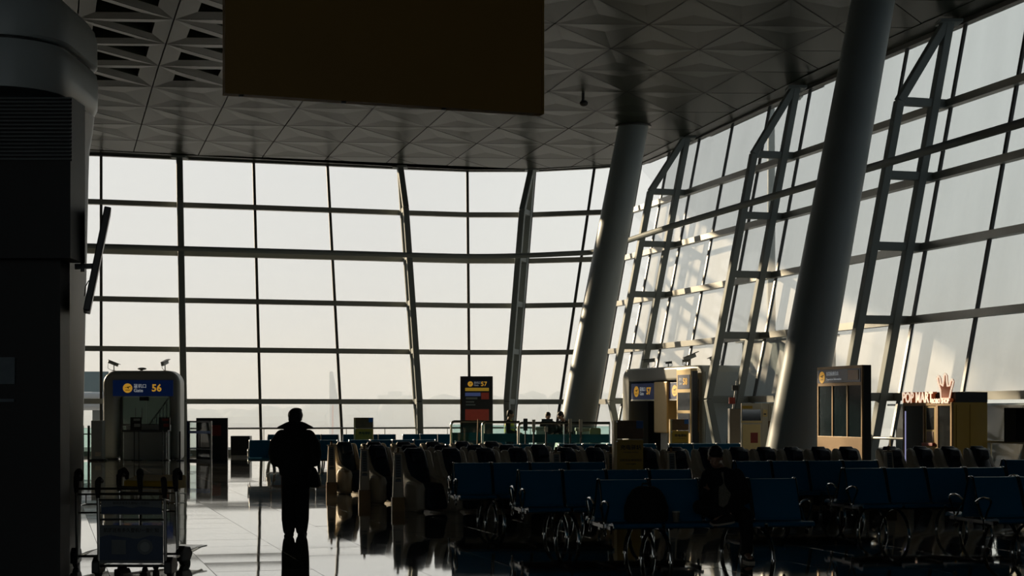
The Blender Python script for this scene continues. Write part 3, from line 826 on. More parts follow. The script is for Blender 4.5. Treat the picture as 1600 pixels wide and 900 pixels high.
for i in range(k):
    z = z0 + (z1-z0)*(i+.5)/k
    mb = MB(); mb.add([(-3.0,fy,z-.008),(x1,fy,z-.008),(x1,fy+.05,z+.012),(-3.0,fy+.05,z+.012),(-3.0,fy,z-.002),(x1,fy,z-.002),(x1,fy+.05,z+.018),(-3.0,fy+.05,z+.018)],
                      [(0,1,2,3),(4,5,6,7),(0,1,5,4),(1,2,6,5),(2,3,7,6),(3,0,4,7)])
    mb.build('louvre_slat', M['greyplate'], sh)
po = thing('wall_poster', 'pale poster with a strip of print below it, on the black shop front', 'poster', (X(0, 16.3), Ys+fy+.17, Z(580, 16.3)))
mb = MB(); mb.box(-.15, X(22, 16.3)-X(0, 16.3), 0, .025, Z(600,16.3)-Z(580,16.3), Z(558,16.3)-Z(580,16.3)); mb.build('sheet', M['paper'], po)
mb = MB(); mb.box(-.15, X(21, 16.3)-X(0, 16.3), 0, .025, Z(628,16.3)-Z(580,16.3), Z(623,16.3)-Z(580,16.3)); mb.build('caption_strip', M['paper'], po)

# tilted display seen edge on
tv = thing('tilted_display', 'flat display seen edge on, tilted down from a bracket on the shop pillar', 'display', (X(153, 17.0), 17.0, Z(408, 17.0)), R(14.5))
mb = MB(); a = Vector((X(168,17)-X(153,17), 0, Z(328,17)-Z(408,17))); b = Vector((X(136,17)-X(153,17), 0, Z(488,17)-Z(408,17)))
mb.bar(a, b, .072, .62, (0,1,0))
mb.build('panel', M['black'], tv, bevel=.01)
mb = MB(); c = (a*.45+b*.55); mb.bar(c+Vector((-.03,0,0)), c+Vector((-.22,0,-.01)), .10, .05); mb.box(c.x-.16, c.x-.12, -.05, .05, c.z-.06, c.z+.06); mb.build('bracket', M['black'], tv)
mb = MB(); mb.tube([c+Vector((-.02,0,-.12)), c+Vector((-.08,0,-.16)), c+Vector((-.11,0,-.22)), c+Vector((-.12,0,-.32))], .006, 6); mb.build('cable', M['rubber'], tv)

# ================================================================== HANGING SIGN (seen from the back)
yl, yr = 15.6, 16.7
x0, x1 = X(351, yl), X(849, yr); zb = Z(146, yl)
hs = thing('hanging_sign', 'big ochre-brown back of an overhead sign hanging from the ceiling', 'sign', ((x0+x1)/2, (yl+yr)/2, zb), math.atan2(yr-yl, x1-x0))
Lh = math.hypot(x1-x0, yr-yl)/2
mb = MB(); mb.box(-Lh+.015, Lh-.015, -.01, .10, .015, 1.9); mb.build('back_panel', M['signback'], hs)
for (a, b, c, d) in ((-Lh, Lh, 0, .03), (-Lh, Lh, 1.88, 1.92), (-Lh, -Lh+.025, .03, 1.88), (Lh-.025, Lh, .03, 1.88)):
    mb = MB(); mb.box(a, b, -.025, .12, c, d); mb.build('edge_frame', M['signback'], hs)
for q in (-.9, -.28, .35):
    mb = MB(); mb.box(q*Lh-.02, q*Lh+.02, .01, .05, -.015, 0); mb.build('bottom_lug', M['mullion'], hs)
for q in (-.7, .7):
    mb = MB(); mb.tube([(q*Lh, .05, 1.9), (q*Lh, .05, ZC-zb)], .02, 8); mb.build('hanger_rod', M['steel'], hs)

# ================================================================== GATE 56
WZ = math.atan2(-.96, .28)            # objects whose front looks away from the long side wall
def plane_symbol(parent, c, r, y, m_disc, m_mark):
    mb = MB(); mb.disc(c, r, y-.004, y, 26); d = mb.build('round_symbol', m_disc, parent)
    mb = MB(); s = r
    mb.prism([(c[0]-.62*s, c[1]+.18*s), (c[0]-.45*s, c[1]+.10*s), (c[0]+.50*s, c[1]+.22*s), (c[0]+.68*s, c[1]+.36*s), (c[0]+.55*s, c[1]+.40*s), (c[0]-.40*s, c[1]+.20*s)], y-.007, y-.003)
    mb.prism([(c[0]-.15*s, c[1]+.20*s), (c[0]+.15*s, c[1]-.12*s), (c[0]+.26*s, c[1]-.10*s), (c[0]+.18*s, c[1]+.26*s)], y-.007, y-.003)
    mb.box(c[0]-.48*s, c[0]+.48*s, y-.007, y-.003, c[1]-.46*s, c[1]-.36*s)
    mb.build('aircraft_mark', m_mark, d)
    return d
gY = 55.9
g56 = thing('boarding_gate', 'grey rounded boarding portal with blue sign reading Gate 56', 'gate', (X(224, gY), gY, 0))
hw = 64/F*gY; ht = Z(579, gY)
zo = Z(619, gY); hr = 1.27
ol = [(-hw, 0)] + list(reversed(rrect(-hw, hr, 0, ht, .46, 8, (0,0,1,1))[2:])) + [(hr, 0)]
poly = [(-.94, 0)] + ol + [(.92, 0), (.92, zo), (-.94, zo)]
mb = MB(); mb.prism(poly, 0, .9); mb.build('portal_shell', M['gate'], g56, bevel=.14, segs=4)
mb = MB(); mb.box(-1.06, 1.04, -.04, .12, zo-.0, Z(594, gY)); sg = mb.build('sign_panel', M['signlit'], g56, bevel=.01)
zs = (zo + Z(594, gY))/2
plane_symbol(sg, (-.54, zs+.0), .165, -.043, M['amberlit'], M['blackprint'])
text('登机口', .150, M['whitelit'], sg, (-.33, -.043, zs+.065), bold=.003)
text('Gate', .165, M['whitelit'], sg, (-.33, -.043, zs-.085), bold=.005)
text('56', .345, M['amberlit'], sg, (.30, -.043, zs-.005), bold=.010)
mb = MB(); mb.box(-.94, .92, .80, .84, 0, zo); mb.build('back_partition', M['translucent_fill'], g56)
for k in range(7):
    x = .05+.12*k
    mb = MB(); mb.bar((x, .77, .9), (x, .77, .95+.19*(k+1)), .03, .03, (0,1,0)); mb.build('baluster', M['whitepaint'], g56)
mb = MB(); mb.bar((-.12, .75, 1.0), (.72, .75, 2.15), .05, .05, (0,1,0)); mb.build('sloping_handrail', M['steel'], g56)
mb = MB(); mb.box(-.28, .02, .62, .80, 2.06, 2.2); mb.build('door_closer', M['mullion'], g56)
mb = MB(); mb.box(-.9, .88, .48, .52, 1.18, 1.24); mb.build('door_rail', M['mullion'], g56)
for a, b in ((-.92, -.02), (.0, .90)):
    mb = MB(); mb.box(a, b, .49, .51, .04, zo-.04); mb.build('door_leaf', M['glass_door'], g56)
for x in (-.90, -.86, .86, .9):
    mb = MB(); mb.box(x-.02, x+.02, .45, .54, 0, zo); mb.build('door_post', M['mullion'], g56)
ct = thing('check_counter', 'dim grey boarding counter standing inside the Gate 56 portal', 'counter', (X(226, gY-.5), gY-.5, 0))
mb = MB(); mb.box(-.68, .82, -.3, .3, 0, .98); mb.build('body', M['greyplate'], ct, bevel=.03)
mb = MB(); mb.box(-.72, .86, -.34, .34, .98, 1.04); mb.build('top', M['mullion'], ct, bevel=.01)
mb = MB(); mb.box(-.62, .86, -.1, .3, 1.04, 1.22); mb.build('rear_ledge', M['greyplate'], ct, bevel=.02)
for (u, lab, red) in ((212.5, 'black standing notice frame before Gate 56, beside the tall thin poles', 0), (257, 'black standing notice frame before Gate 56 with a reddish sheet', 1)):
    Y_ = 54.9; st = thing('notice_stand', lab, 'sign', (X(u, Y_), Y_, 0))
    mb = MB(); mb.box(-.19, .19, -.02, .02, Z(672, Y_), Z(652, Y_)); mb.build('board', M['black'], st)
    mb = MB(); mb.box(-.06 if not red else -.03, .15, -.026, -.019, Z(667, Y_), Z(662, Y_)); mb.box(-.08, .14, -.026, -.019, Z(657.5, Y_), Z(654, Y_)); mb.build('sheet', M['red'] if red else M['greyplate'], st)
    for x in (-.06, .10):
        mb = MB(); mb.tube([(x, 0, .02), (x, 0, Z(672, Y_))], .018, 8); mb.build('pole', M['black'], st)
    mb = MB(); mb.box(-.12, .18, -.14, .14, 0, .025); mb.build('base', M['black'], st)
    if not red:
        for x in (-.02, .20):
            mb = MB(); mb.tube([(x, .02, Z(655, Y_)), (x, .02, Z(637, Y_))], .012, 6); mb.build('mast', M['black'], st)
bp = thing('barrier_belt_post', 'thin black belt barrier post right of the Gate 56 portal', 'barrier post', (X(281, 54.6), 54.6, 0))
mb = MB(); mb.tube([(0,0,.02),(0,0,Z(674,54.6))], .03, 8); mb.build('pole', M['black'], bp); mb = MB(); mb.cyl((0,0), .16, 0, .03, 18); mb.build('base', M['black'], bp)

def seccam(loc, rz, label, k=1.0, tilt=-8):
    t = thing('security_camera', label, 'camera', loc, rz, 'small security cameras on the gate roofs')
    mb = MB(); mb.tube([(0,0,0),(0,0,.22*k)], .018, 8); mb.cyl((0,0), .06, 0, .02, 12); mb.build('bracket', M['mullion'], t)
    E = Matrix.Rotation(R(tilt), 3, 'Y'); p = [E @ Vector(q) for q in ((-.22*k,0,.0), (.17*k,0,0))]
    mb = MB(); mb.bar(p[0]+Vector((0,0,.27*k)), p[1]+Vector((0,0,.27*k)), .10*k, .11*k); mb.build('housing', M['greyplate'], t, bevel=.012)
    mb = MB(); q = E @ Vector((.26*k,0,.0)); mb.bar(p[0]+Vector((0,0,.335*k)), q+Vector((0,0,.335*k)), .13*k, .02*k); mb.build('sun_shield', M['mullion'], t)
    mb = MB(); mb.tube([p[0]+Vector((0,0,.24*k)), Vector((-.22*k,0,.10*k)), Vector((-.1*k,0,.03)), (0,0,.02)], .008, 6); mb.build('cable', M['rubber'], t)
seccam((X(178, gY+.6), gY+.6, ht), R(8), 'security camera on the Gate 56 roof, above its aircraft symbol', .95, 22)
seccam((X(258, gY+.6), gY+.6, ht), R(75), 'security camera on the Gate 56 roof, above the number 56', 1.05, -15)
pl = thing('roof_beacon', 'flat dark beacon lying on the middle of the Gate 56 roof', 'beacon', (X(221, gY+.5), gY+.5, ht))
mb = MB(); mb.cyl((0,0), .05, 0, .05, 12); mb.build('foot', M['mullion'], pl); mb = MB(); mb.ell((.02,0,.075), .16, .1, .045); mb.build('dome', M['mullion'], pl, smooth=True)

# boxes and barriers beside gate 56
bx = thing('steel_cabinet', 'dark steel cabinet against the Gate 56 portal, next to glass barriers', 'cabinet', (X(152, 54.5), 54.5, 0))
mb = MB(); mb.box(-.16, .22, -.2, .2, .06, Z(657, 54.5)); mb.build('body', M['greyplate'], bx, bevel=.01)
mb = MB(); mb.box(-.02, .17, -.21, -.195, .16, .30); mb.build('vent_plate', M['ivory'], bx)
mb = MB(); mb.box(-.20, .26, -.24, .24, 0, .06); mb.build('plinth', M['black'], bx)
for k, (u, lab) in enumerate(((134, 'glass barrier panel with dark posts, next to the shop pillar'), (143.5, 'glass barrier panel with dark posts, next to the steel cabinet'))):
    t = thing('glass_barrier', lab, 'barrier', (X(u, 56.5), 56.5, 0), 0, 'low glass barriers by Gate 56')
    for x in (-.1, .1):
        mb = MB(); mb.box(x-.03, x+.03, -.03, .03, 0, 1.18); mb.build('post', M['mullion'], t)
    mb = MB(); mb.box(-.07, .07, -.008, .008, .1, 1.1); mb.build('glass_leaf', M['glass_teal'], t)
    mb = MB(); mb.box(-.1, .1, -.02, .02, .86, .90); mb.build('rail', M['mullion'], t)
sc_ = thing('glass_swing_gate', 'dark framed glass swing gate opening before the tall dark board', 'swing gate', (X(294, 54.6), 54.6, 0))
mb = MB(); mb.box(-.04, .06, -.04, .04, 0, Z(657.5, 54.6)); mb.build('hinge_post', M['navy'], sc_)
a = Vector((0, 0, 0)); b = Vector((X(330, 53.4)-X(294, 54.6), -1.2, 0))
for (za, zb) in ((Z(660, 54.6), Z(657.5, 54.6)), (.0, .07), (.40, .43)):
    mb = MB(); mb.bar(a+Vector((0,0,(za+zb)/2)), b+Vector((0,0,(za+zb)/2)), .04, zb-za); mb.build('rail', M['mullion'], sc_)
mb = MB(); mb.bar(a+Vector((0,0,.75)), b+Vector((0,0,.75)), .012, 1.2); mb.build('glass_leaf', M['glass_door'], sc_)
mb = MB(); mb.bar(b+Vector((0,0,0)), b+Vector((0,0,Z(657.5, 54.6))), .05, .05, (0,1,0)); mb.build('closing_stile', M['steel'], sc_)
mb = MB(); mb.bar(a+Vector((0,0,.98)), b+Vector((0,0,.98)), .014, .09); mb.build('blue_band', M['bluetag'], sc_)
db = thing('notice_board', 'tall dark board with a dull red print standing right of Gate 56', 'notice board', (X(331, 54.9), 54.9, 0))
mb = MB(); mb.box(X(307,54.9)-X(331,54.9), X(356,54.9)-X(331,54.9), -.06, .06, .0, Z(653, 54.9)); mb.build('panel', M['black'], db, bevel=.008)
mb = MB(); mb.box(.02, .33, -.066, -.058, Z(681,54.9), Z(664,54.9)); mb.build('red_print', M['red'], db)
mb = MB(); mb.box(-.45, .45, -.22, .22, 0, .03); mb.build('base', M['black'], db)
lb = thing('low_cabinet', 'low square black cabinet on a pale plinth before the glass wall', 'cabinet', (X(377, 58.5), 58.5, 0))
mb = MB(); mb.box(-.35, .35, -.25, .25, .08, Z(681, 58.5)); mb.build('body', M['black'], lb, bevel=.015)
mb = MB(); mb.box(-.33, .33, -.23, .23, 0, .08); mb.build('plinth', M['steel'], lb)

# ================================================================== GATES 57 AND 58
A = Vector((3.96, 57.6)); B = Vector((6.2, 52.0)); gd = (B-A).normalized(); GL = (B-A).length
grz = math.atan2(gd.y, gd.x)
g57 = thing('boarding_gate', 'long grey rounded boarding portal with doors for Gate 57 and Gate 58', 'gate', (A.x, A.y, 0), grz)
ht = 3.2
ol = [(0, 0)] + list(reversed(rrect(0, GL, 0, ht, .42, 8, (0,0,1,1))[2:])) + [(GL, 0)]
poly = [(.62, 0)] + ol + [(GL-.32, 0), (GL-.32, 2.72), (.62, 2.72)]
mb = MB(); mb.prism(poly, 0, 1.75); mb.build('portal_shell', M['gate'], g57, bevel=.09, segs=4)
mb = MB(); mb.box(.62, GL-.32, 1.2, 1.25, 0, 2.72); mb.build('back_partition', M['gatein'], g57)
mb = MB(); mb.box(GL-.02, GL+.012, .10, 1.68, .06, 2.98); mb.build('side_panel', M['greyplate'], g57)
zs1 = 2.66; zs0 = 2.10
sgn = []
for (x0_, x1_, num) in ((.72, 2.55, '57'), (3.62, 5.35, '58')):
    mb = MB(); mb.box(x0_, x1_, .02, .16, zs0, zs1); sg = mb.build('sign_panel', M['signlit'], g57, bevel=.01); zc = (zs0+zs1)/2
    plane_symbol(sg, (x0_+.42, zc), .19, .015, M['amberlit'], M['blackprint'])
    text('登机口', .15, M['whitelit'], sg, (x0_+.68, .015, zc+.07), bold=.003); text('Gate', .16, M['whitelit'], sg, (x0_+.68, .015, zc-.08), bold=.004)
    text(num, .34, M['amberlit'], sg, (x0_+1.20, .015, zc), bold=.010)
    mb = MB(); mb.box(x0_-.02, x1_+.02, .01, .16, zs0-.05, zs0); mb.build('sign_rail', M['steel'], g57)
mb = MB(); mb.box(2.62, 3.60, -.05, .9, .95, 2.70); mb.build('dividing_pier', M['gold'], g57, bevel=.03)
mb = MB(); mb.box(2.85, 3.35, .1, .8, 0, .95); mb.build('pier_foot', M['greyplate'], g57)
mb = MB(); mb.box(2.64, 2.68, 0, .3, zs0, zs1); mb.build('black_edge', M['black'], g57)
for a, b in ((.7, 1.6), (1.64, 2.55), (3.7, 4.5), (4.55, 5.4)):
    mb = MB(); mb.box(a, b, .7, .73, .03, 2.05); mb.build('door_leaf', M['panelglass'], g57)
# gate 58 information panel, standing at the front edge
ip = thing('gate_information_panel', 'champagne-framed panel with number 58 and two dark screens beside the portal', 'information panel',
           (A.x+gd.x*(GL-1.02), A.y+gd.y*(GL-1.02), 0), grz)
ip.location += Vector((-.96*.28, -.28*.28, 0))
mb = MB(); mb.box(0, 1.02, -.14, .10, 0, 3.08); mb.build('body', M['gold'], ip, bevel=.03)
mb = MB(); mb.box(1.02, 1.05, -.12, .09, .05, 3.0); mb.build('black_edge', M['black'], ip)
mb = MB(); mb.box(.12, .95, -.155, -.139, 2.42, 2.88); sg = mb.build('sign_panel', M['navy'], ip)
text('58', .30, M['amberlit'], sg, (.50, -.158, 2.65), bold=.010); text('登机口', .11, M['whitelit'], sg, (.22, -.158, 2.73)); text('Gate', .11, M['whitelit'], sg, (.22, -.158, 2.60))
mb = MB(); mb.box(.12, .95, -.150, -.139, 1.72, 2.30); mb.build('upper_screen', M['screen'], ip)
mb = MB(); mb.box(.12, .95, -.150, -.139, .98, 1.62); mb.build('lower_screen', M['screen'], ip)
def gp(t, d=.5): return (A.x+gd.x*t+.96*d, A.y+gd.y*t+.28*d, ht)
seccam(gp(1.1), R(170), 'security camera on a short post over the Gate 57 end of the portal', 1.0, 6)
seccam(gp(2.6), R(160), 'low dark security camera over the middle of the Gate 57 sign', .6, 5)
seccam(gp(4.2), R(10), 'large security camera pointing down above the Gate 58 aircraft symbol', 1.15, -22)
seccam(gp(4.5, .2), R(-20), 'small security camera crouched under the large one over Gate 58', .6, 0)
seccam(gp(5.3, .8), R(190), 'security camera with a loose cable at the near end of the portal roof', 1.0, 24)

# vestibule behind the portal
vb = thing('vestibule_box', 'grey rounded vestibule box joined behind the Gate 58 portal', 'vestibule', (A.x+gd.x*(GL-.45)+.96*1.8, A.y+gd.y*(GL-.45)+.28*1.8, 0), grz)
mb = MB(); mb.prism(rrect(-.2, 1.0, 0, 3.18, .3, 6, (0,0,1,1)), -1.9, .2, 'yz')
mb.build('shell', M['greyplate'], vb, bevel=.03)

# ================================================================== TOTEM 57
tY = 50.0
tt = thing('gate_totem', 'black display totem headed 57 with yellow bar and red picture', 'display totem', (X(745.5, tY), tY, 0))
hw = 24.5/F*tY; ht7 = Z(588, tY)
mb = MB(); mb.box(-hw, hw, -.10, .10, 0, ht7); mb.build('body', M['black'], tt, bevel=.01)
mb = MB(); mb.box(-hw-.035, -hw, -.08, .10, 0, ht7); mb.build('brass_edge', M['brass'], tt)
zz = lambda v: Z(v, tY); xx = lambda u: X(u, tY)-X(745.5, tY)
mb = MB(); mb.box(xx(727), xx(765), -.108, -.099, zz(606), zz(594)); sg = mb.build('header_screen', M['navy'], tt)
plane_symbol(sg, (xx(735), zz(600)), .082, -.109, M['amberlit'], M['blackprint'])
text('登机口', .075, M['whitelit'], sg, (xx(740.5), -.109, zz(598.3))); text('Gate', .075, M['whitelit'], sg, (xx(740.5), -.109, zz(602)))
text('57', .19, M['amberlit'], sg, (xx(751.5), -.109, zz(600.2)), bold=.003)
for nm, u0, u1, v0, v1, mm in (('yellow_bar', 727, 764, 611, 606, 'screenamber'), ('blue_field', 727, 751, 619, 613.5, 'screenblue'), ('red_field', 752, 764, 624, 613.5, 'screenred'), ('red_picture', 727, 764, 657, 639.5, 'screenred')):
    mb = MB(); mb.box(xx(u0), xx(u1), -.108, -.099, zz(v0), zz(v1)); mb.build(nm, M[mm], tt)
mb = MB()
for v0, v1, u0, u1 in ((624, 620.8, 728, 746), (629, 627, 728, 741), (633.5, 631.5, 728, 743)): mb.box(xx(u0), xx(u1), -.105, -.099, zz(v0), zz(v1))
mb.build('text_line', M['greyplate'], tt)

# ================================================================== GLASS BALUSTRADE IN THE MIDDLE
def balustrade(u0, u1, Y, v, label):
    x0, x1 = X(u0, Y), X(u1, Y); h = Z(v, Y)
    t = thing('glass_balustrade', label, 'balustrade', (x0, Y, 0), 0, 'glass balustrades around the void'); L = x1-x0
    mb = MB(); r = .10
    pts = [(0,0,0), (0,0,h-r)] + [(r-r*math.cos(a), 0, h-r+r*math.sin(a)) for a in (R(30), R(60), R(90))] + [(L, 0, h)]
    mb.tube(pts, .038, 8); mb.build('handrail', M['steel'], t, smooth=True)
    n = max(1, round(L/1.5))
    for k in range(n):
        mb = MB(); mb.box(L*k/n+.05, L*(k+1)/n-.02, -.01, .01, .12, h-.09); mb.build('glass_leaf', M['glass_teal'], t)
    for k in range(1, n+1):
        mb = MB(); mb.tube([(L*k/n-.01, .03, 0), (L*k/n-.01, .03, h)], .022, 6); mb.build('post', M['steel'], t)
    mb = MB(); mb.box(0.03, L, .03, .07, .80, 1.04); mb.build('teal_band', M['teal'], t)
    mb = MB(); mb.box(0, L, -.04, .04, 0, .12); mb.build('kerb', M['steel'], t)
balustrade(705, 757, 48.6, 658.6, 'glass balustrade with bent rail in front of the totem numbered 57')
balustrade(754, 812, 46.6, 659.5, 'glass balustrade with bent rail before the high-visibility vest')
balustrade(810, 953, 45.2, 661.0, 'longest glass balustrade, before the counter staff and the far column')
pk = thing('leaning_pole', 'thin brass pole leaning in the gap of the glass balustrade', 'pole', (X(746, 46), 46, 0), 0)
mb = MB(); mb.tube([(0,0,0), (0,0,.9), (.02,0,Z(655, 46))], .02, 6); mb.build('pole', M['brass'], pk)

# counters and small things behind it
def counter(u0, u1, v0, Y, label, lit=True):
    t = thing('service_counter', label, 'counter', (X((u0+u1)/2, Y), Y, 0)); hw = (u1-u0)/2/F*Y; h = Z(v0, Y)
    mb = MB(); mb.box(-hw, hw, -.3, .3, 0, h-.10); mb.build('body', M['gatein'], t, bevel=.02)
    mb = MB(); mb.box(-hw-.03, hw+.03, -.34, .34, h-.10, h); mb.build('top', M['ivory'], t, bevel=.02)
counter(838, 853, 667, 49.5, 'small counter with sunlit ivory top by the far column foot')
counter(900, 920, 668.5, 49.0, 'small counter with sunlit ivory top behind the leaning man')
cb = thing('rounded_cabinet', 'olive brown cabinet with rounded top corners behind the balustrade', 'cabinet', (X(930, 47.5), 47.5, 0))
mb = MB(); mb.prism(rrect(-.16, .16, .0, Z(668.5, 47.5), .06, 5, (0,0,1,1)), -.15, .15); mb.build('body', M['gold'], cb, bevel=.01)
mb = MB(); mb.box(-.10, .10, -.158, -.149, .3, .9); mb.build('door', M['brown'], cb)
dm = thing('desk_monitor', 'flat black desk monitor seen before the seated head at the counter', 'monitor', (X(855, 48.6), 48.6, 0))
mb = MB(); mb.box(-.17, .17, -.02, .02, Z(664, 48.6), Z(654.5, 48.6)); mb.build('screen', M['black'], dm); mb = MB(); mb.box(-.03, .03, -.03, .03, .0, Z(664, 48.6)); mb.build('stand', M['black'], dm)
tbx = thing('tablet_stand', 'dark tablet on a black stand before the glass balustrade', 'tablet stand', (X(821, 44), 44, 0))
mb = MB(); mb.box(-.06, .06, -.015, .015, Z(673, 44), Z(654, 44)); mb.build('tablet', M['mullion'], tbx, bevel=.008); mb = MB(); mb.tube([(0,0,0),(0,0,Z(673,44))], .02, 6); mb.cyl((0,0),.13,0,.03,14); mb.build('stand', M['black'], tbx)
for (u, v, lab) in ((834, 655.5, 'beige scanner post before the monitor at the counter'), (853.5, 667, 'short dark scanner post beside the monitor'), (891, 654.5, 'grey scanner post in front of the leaning man'), (907.5, 655.5, 'tan scanner post just past the leaning man')):
    t = thing('scanner_post', lab, 'post', (X(u, 44.2), 44.2, 0), 0, 'slim scanner posts along the balustrade')
    mb = MB(); mb.box(-.045, .045, -.03, .03, Z(675, 44.2), Z(v, 44.2)); mb.build('head', M['beige'], t, bevel=.008)
    mb = MB(); mb.tube([(0,0,.02),(0,0,Z(675,44.2))], .025, 8); mb.cyl((0,0),.12,0,.03,14); mb.build('stem', M['black'], t)

# ================================================================== BRASS FRAMED INFORMATION TOTEM
def onwall(u, Y): return (X(u, Y), Y)
ax, ay = onwall(1279, 37.0); L = 2.12
it = thing('information_totem', 'large brass-framed information totem with three tall dark screens and a header sign', 'display totem', (ax, ay, 0), WZ)
hh = Z(574, 37.0)
mb = MB(); mb.box(0, L, .0, .19, 0, hh); mb.build('body', M['black'], it, bevel=.01)
fr = [('frame_rail', (0, L, hh-.07, hh)), ('frame_rail', (0, L, Z(604,37.0)+.0, Z(601.0,37.0)+.03)), ('frame_rail', (0, L, 0, Z(681,37.0)))]
xs = [0.0, .70, 1.40, L-.06]
for nm, (a, b, c, d) in fr:
    mb = MB(); mb.box(a, b, -.035, .0, c, d); mb.build(nm, M['brass'], it, bevel=.006)
for x in xs:
    mb = MB(); mb.box(x, x+.06, -.035, .0, Z(681,37.0), hh-.07); mb.build('frame_stile', M['brass'], it, bevel=.006)
for x in xs[:3]:
    mb = MB(); mb.box(x+.06, x+.70 if x < 1.3 else L-.06, -.016, .0, Z(681,37.0), Z(604,37.0)); mb.build('screen', M['panelglass'], it)
zb_, zt_ = Z(601,37.0)+.03, hh-.07
mb = MB(); mb.box(.03, L-.06, -.044, -.012, zb_, zt_); sg = mb.build('header_sign', M['navy'], it)
zc = (zb_+zt_)/2
plane_symbol(sg, (.26, zc-.02), .135, -.046, M['amberlit'], M['blackprint'])
text('出发航班信息', .10, M['whitelit'], sg, (.46, -.046, zc+.05)); text('Departures Information', .075, M['whitelit'], sg, (.46, -.046, zc-.07))
mb = MB(); mb.box(1.50, 1.98, -.055, -.04, zc-.10, zc+.12); mb.build('orange_field', mat('orange_sign_field', (.42,.20,.08), .4, noise=.05), sg)

# ================================================================== MUSTARD KIOSK (vending shop)
cY = 36.0; ks = Vector(onwall(1487, cY)); Lk = 2.14; Dk = .92
kp = ks + Vector((-.28, .96))*Lk
kk = thing('vending_kiosk', 'mustard yellow vending kiosk with lit letters POP MART and a crown', 'kiosk', (kp.x, kp.y, 0), WZ)
hk = Z(628.5, cY); hs_ = Z(612.5, cY)
mb = MB(); mb.box(0, Lk, .04, Dk, 0, hk); mb.build('body', M['yshop'], kk, bevel=.01)
mb = MB(); mb.box(0, Lk, .10, Dk, hk, hs_); mb.build('fascia', M['dark'], kk)
for (a, b, c, d) in ((0, Lk, hk-.08, hk), (0, .07, 0, hk-.08), (.90, .97, 0, hk-.08), (1.46, 1.56, 0, hk-.08), (Lk-.07, Lk, 0, hk-.08), (0, Lk, 0, .10)):
    mb = MB(); mb.box(a, b, 0, .05, c, d); mb.build('front_frame', M['brass'], kk, bevel=.006)
mb = MB(); mb.box(.07, .90, .015, .045, .10, hk-.08); mb.build('display_window', M['shopglass'], kk)
mb = MB(); mb.box(.09, .12, .005, .02, .3, hk-.2); mb.build('light_strip', mat('cool_light_strip', (.7,.7,.9), .4, noise=.02, emit=(.6,.6,1), es=.5), kk)
mb = MB(); mb.box(1.04, 1.36, .015, .045, Z(672,cY), Z(637,cY)); mb.build('payment_screen', M['shopglass'], kk)
mb = MB(); mb.box(.97, 1.46, .02, .05, .1, hk-.08); mb.build('payment_panel', M['yshop'], kk)
mb = MB(); mb.box(1.06, 1.34, .01, .045, Z(691,cY), Z(675,cY)); mb.build('pickup_flap', M['brown'], kk)
mb = MB(); mb.box(.95, 1.42, -.06, .03, Z(698,cY), Z(693,cY)); mb.build('red_ledge', M['red'], kk, bevel=.01)
mb = MB(); mb.box(1.58, Lk-.09, .015, .045, .12, hk-.09); mb.build('side_window', M['shopglass'], kk)
mb = MB(); mb.box(Lk, Lk+.012, .12, .44, .10, hk-.06); mb.box(Lk, Lk+.012, .47, Dk-.06, .10, hk-.06); mb.build('side_panel', M['yshop'], kk)
zt = (hk+hs_)/2
def chan(body, size, x, z, sx=1.0, bold=.012):
    a = text(body, size, M['letterside'], kk, (x, .04, z), extrude=.05, name='letter_return', sx=sx, bold=bold*1.25)
    b = text(body, size, M['letter'], kk, (x, -.02, z), extrude=.006, name='lit_letters', sx=sx, bold=bold)
chan('POP MART', .345, .0, zt-.01, .83, .006)
chan('ROBO SHOP', .15, 1.32, zt-.09, .88, .004)
# crown outline, a lit tube with a dark orange field
cx0, cz = 1.83, zt-.03
cr_ = [(-.17,0), (-.20,.20), (-.30,.37), (-.33,.47), (-.28,.53), (-.22,.47), (-.19,.33), (-.10,.29), (-.06,.42), (-.05,.52), (.0,.57), (.06,.52), (.07,.40), (.10,.28), (.19,.29), (.23,.39), (.29,.44), (.34,.38), (.30,.29), (.24,.18), (.18,0)]
mb = MB(); mb.tube([(cx0+x, .02, cz+z) for x, z in cr_], .020, 6, closed=True); mb.build('crown_outline', M['letter'], kk, smooth=True)
mb = MB(); mb.prism([(cx0+x, cz+z) for x, z in cr_], .03, .06); mb.build('crown_field', M['letterside'], kk)

# black display at the window end
dd = thing('window_display', 'black flat display standing past the mustard kiosk by the window rail', 'display', (X(1592, 35.2), 35.2, 0), R(-35))
mb = MB(); mb.box(-.32, .9, -.04, .06, Z(691,35.2), Z(637,35.2)); mb.build('screen_body', M['black'], dd, bevel=.01)
mb = MB(); mb.box(-.05, .86, -.048, -.039, Z(688,35.2), Z(640,35.2)); mb.build('screen', M['screen'], dd)
mb = MB(); mb.box(.2, .3, -.03, .03, 0, Z(691,35.2)); mb.box(-.1, .6, -.2, .2, 0, .03); mb.build('stand', M['black'], dd)

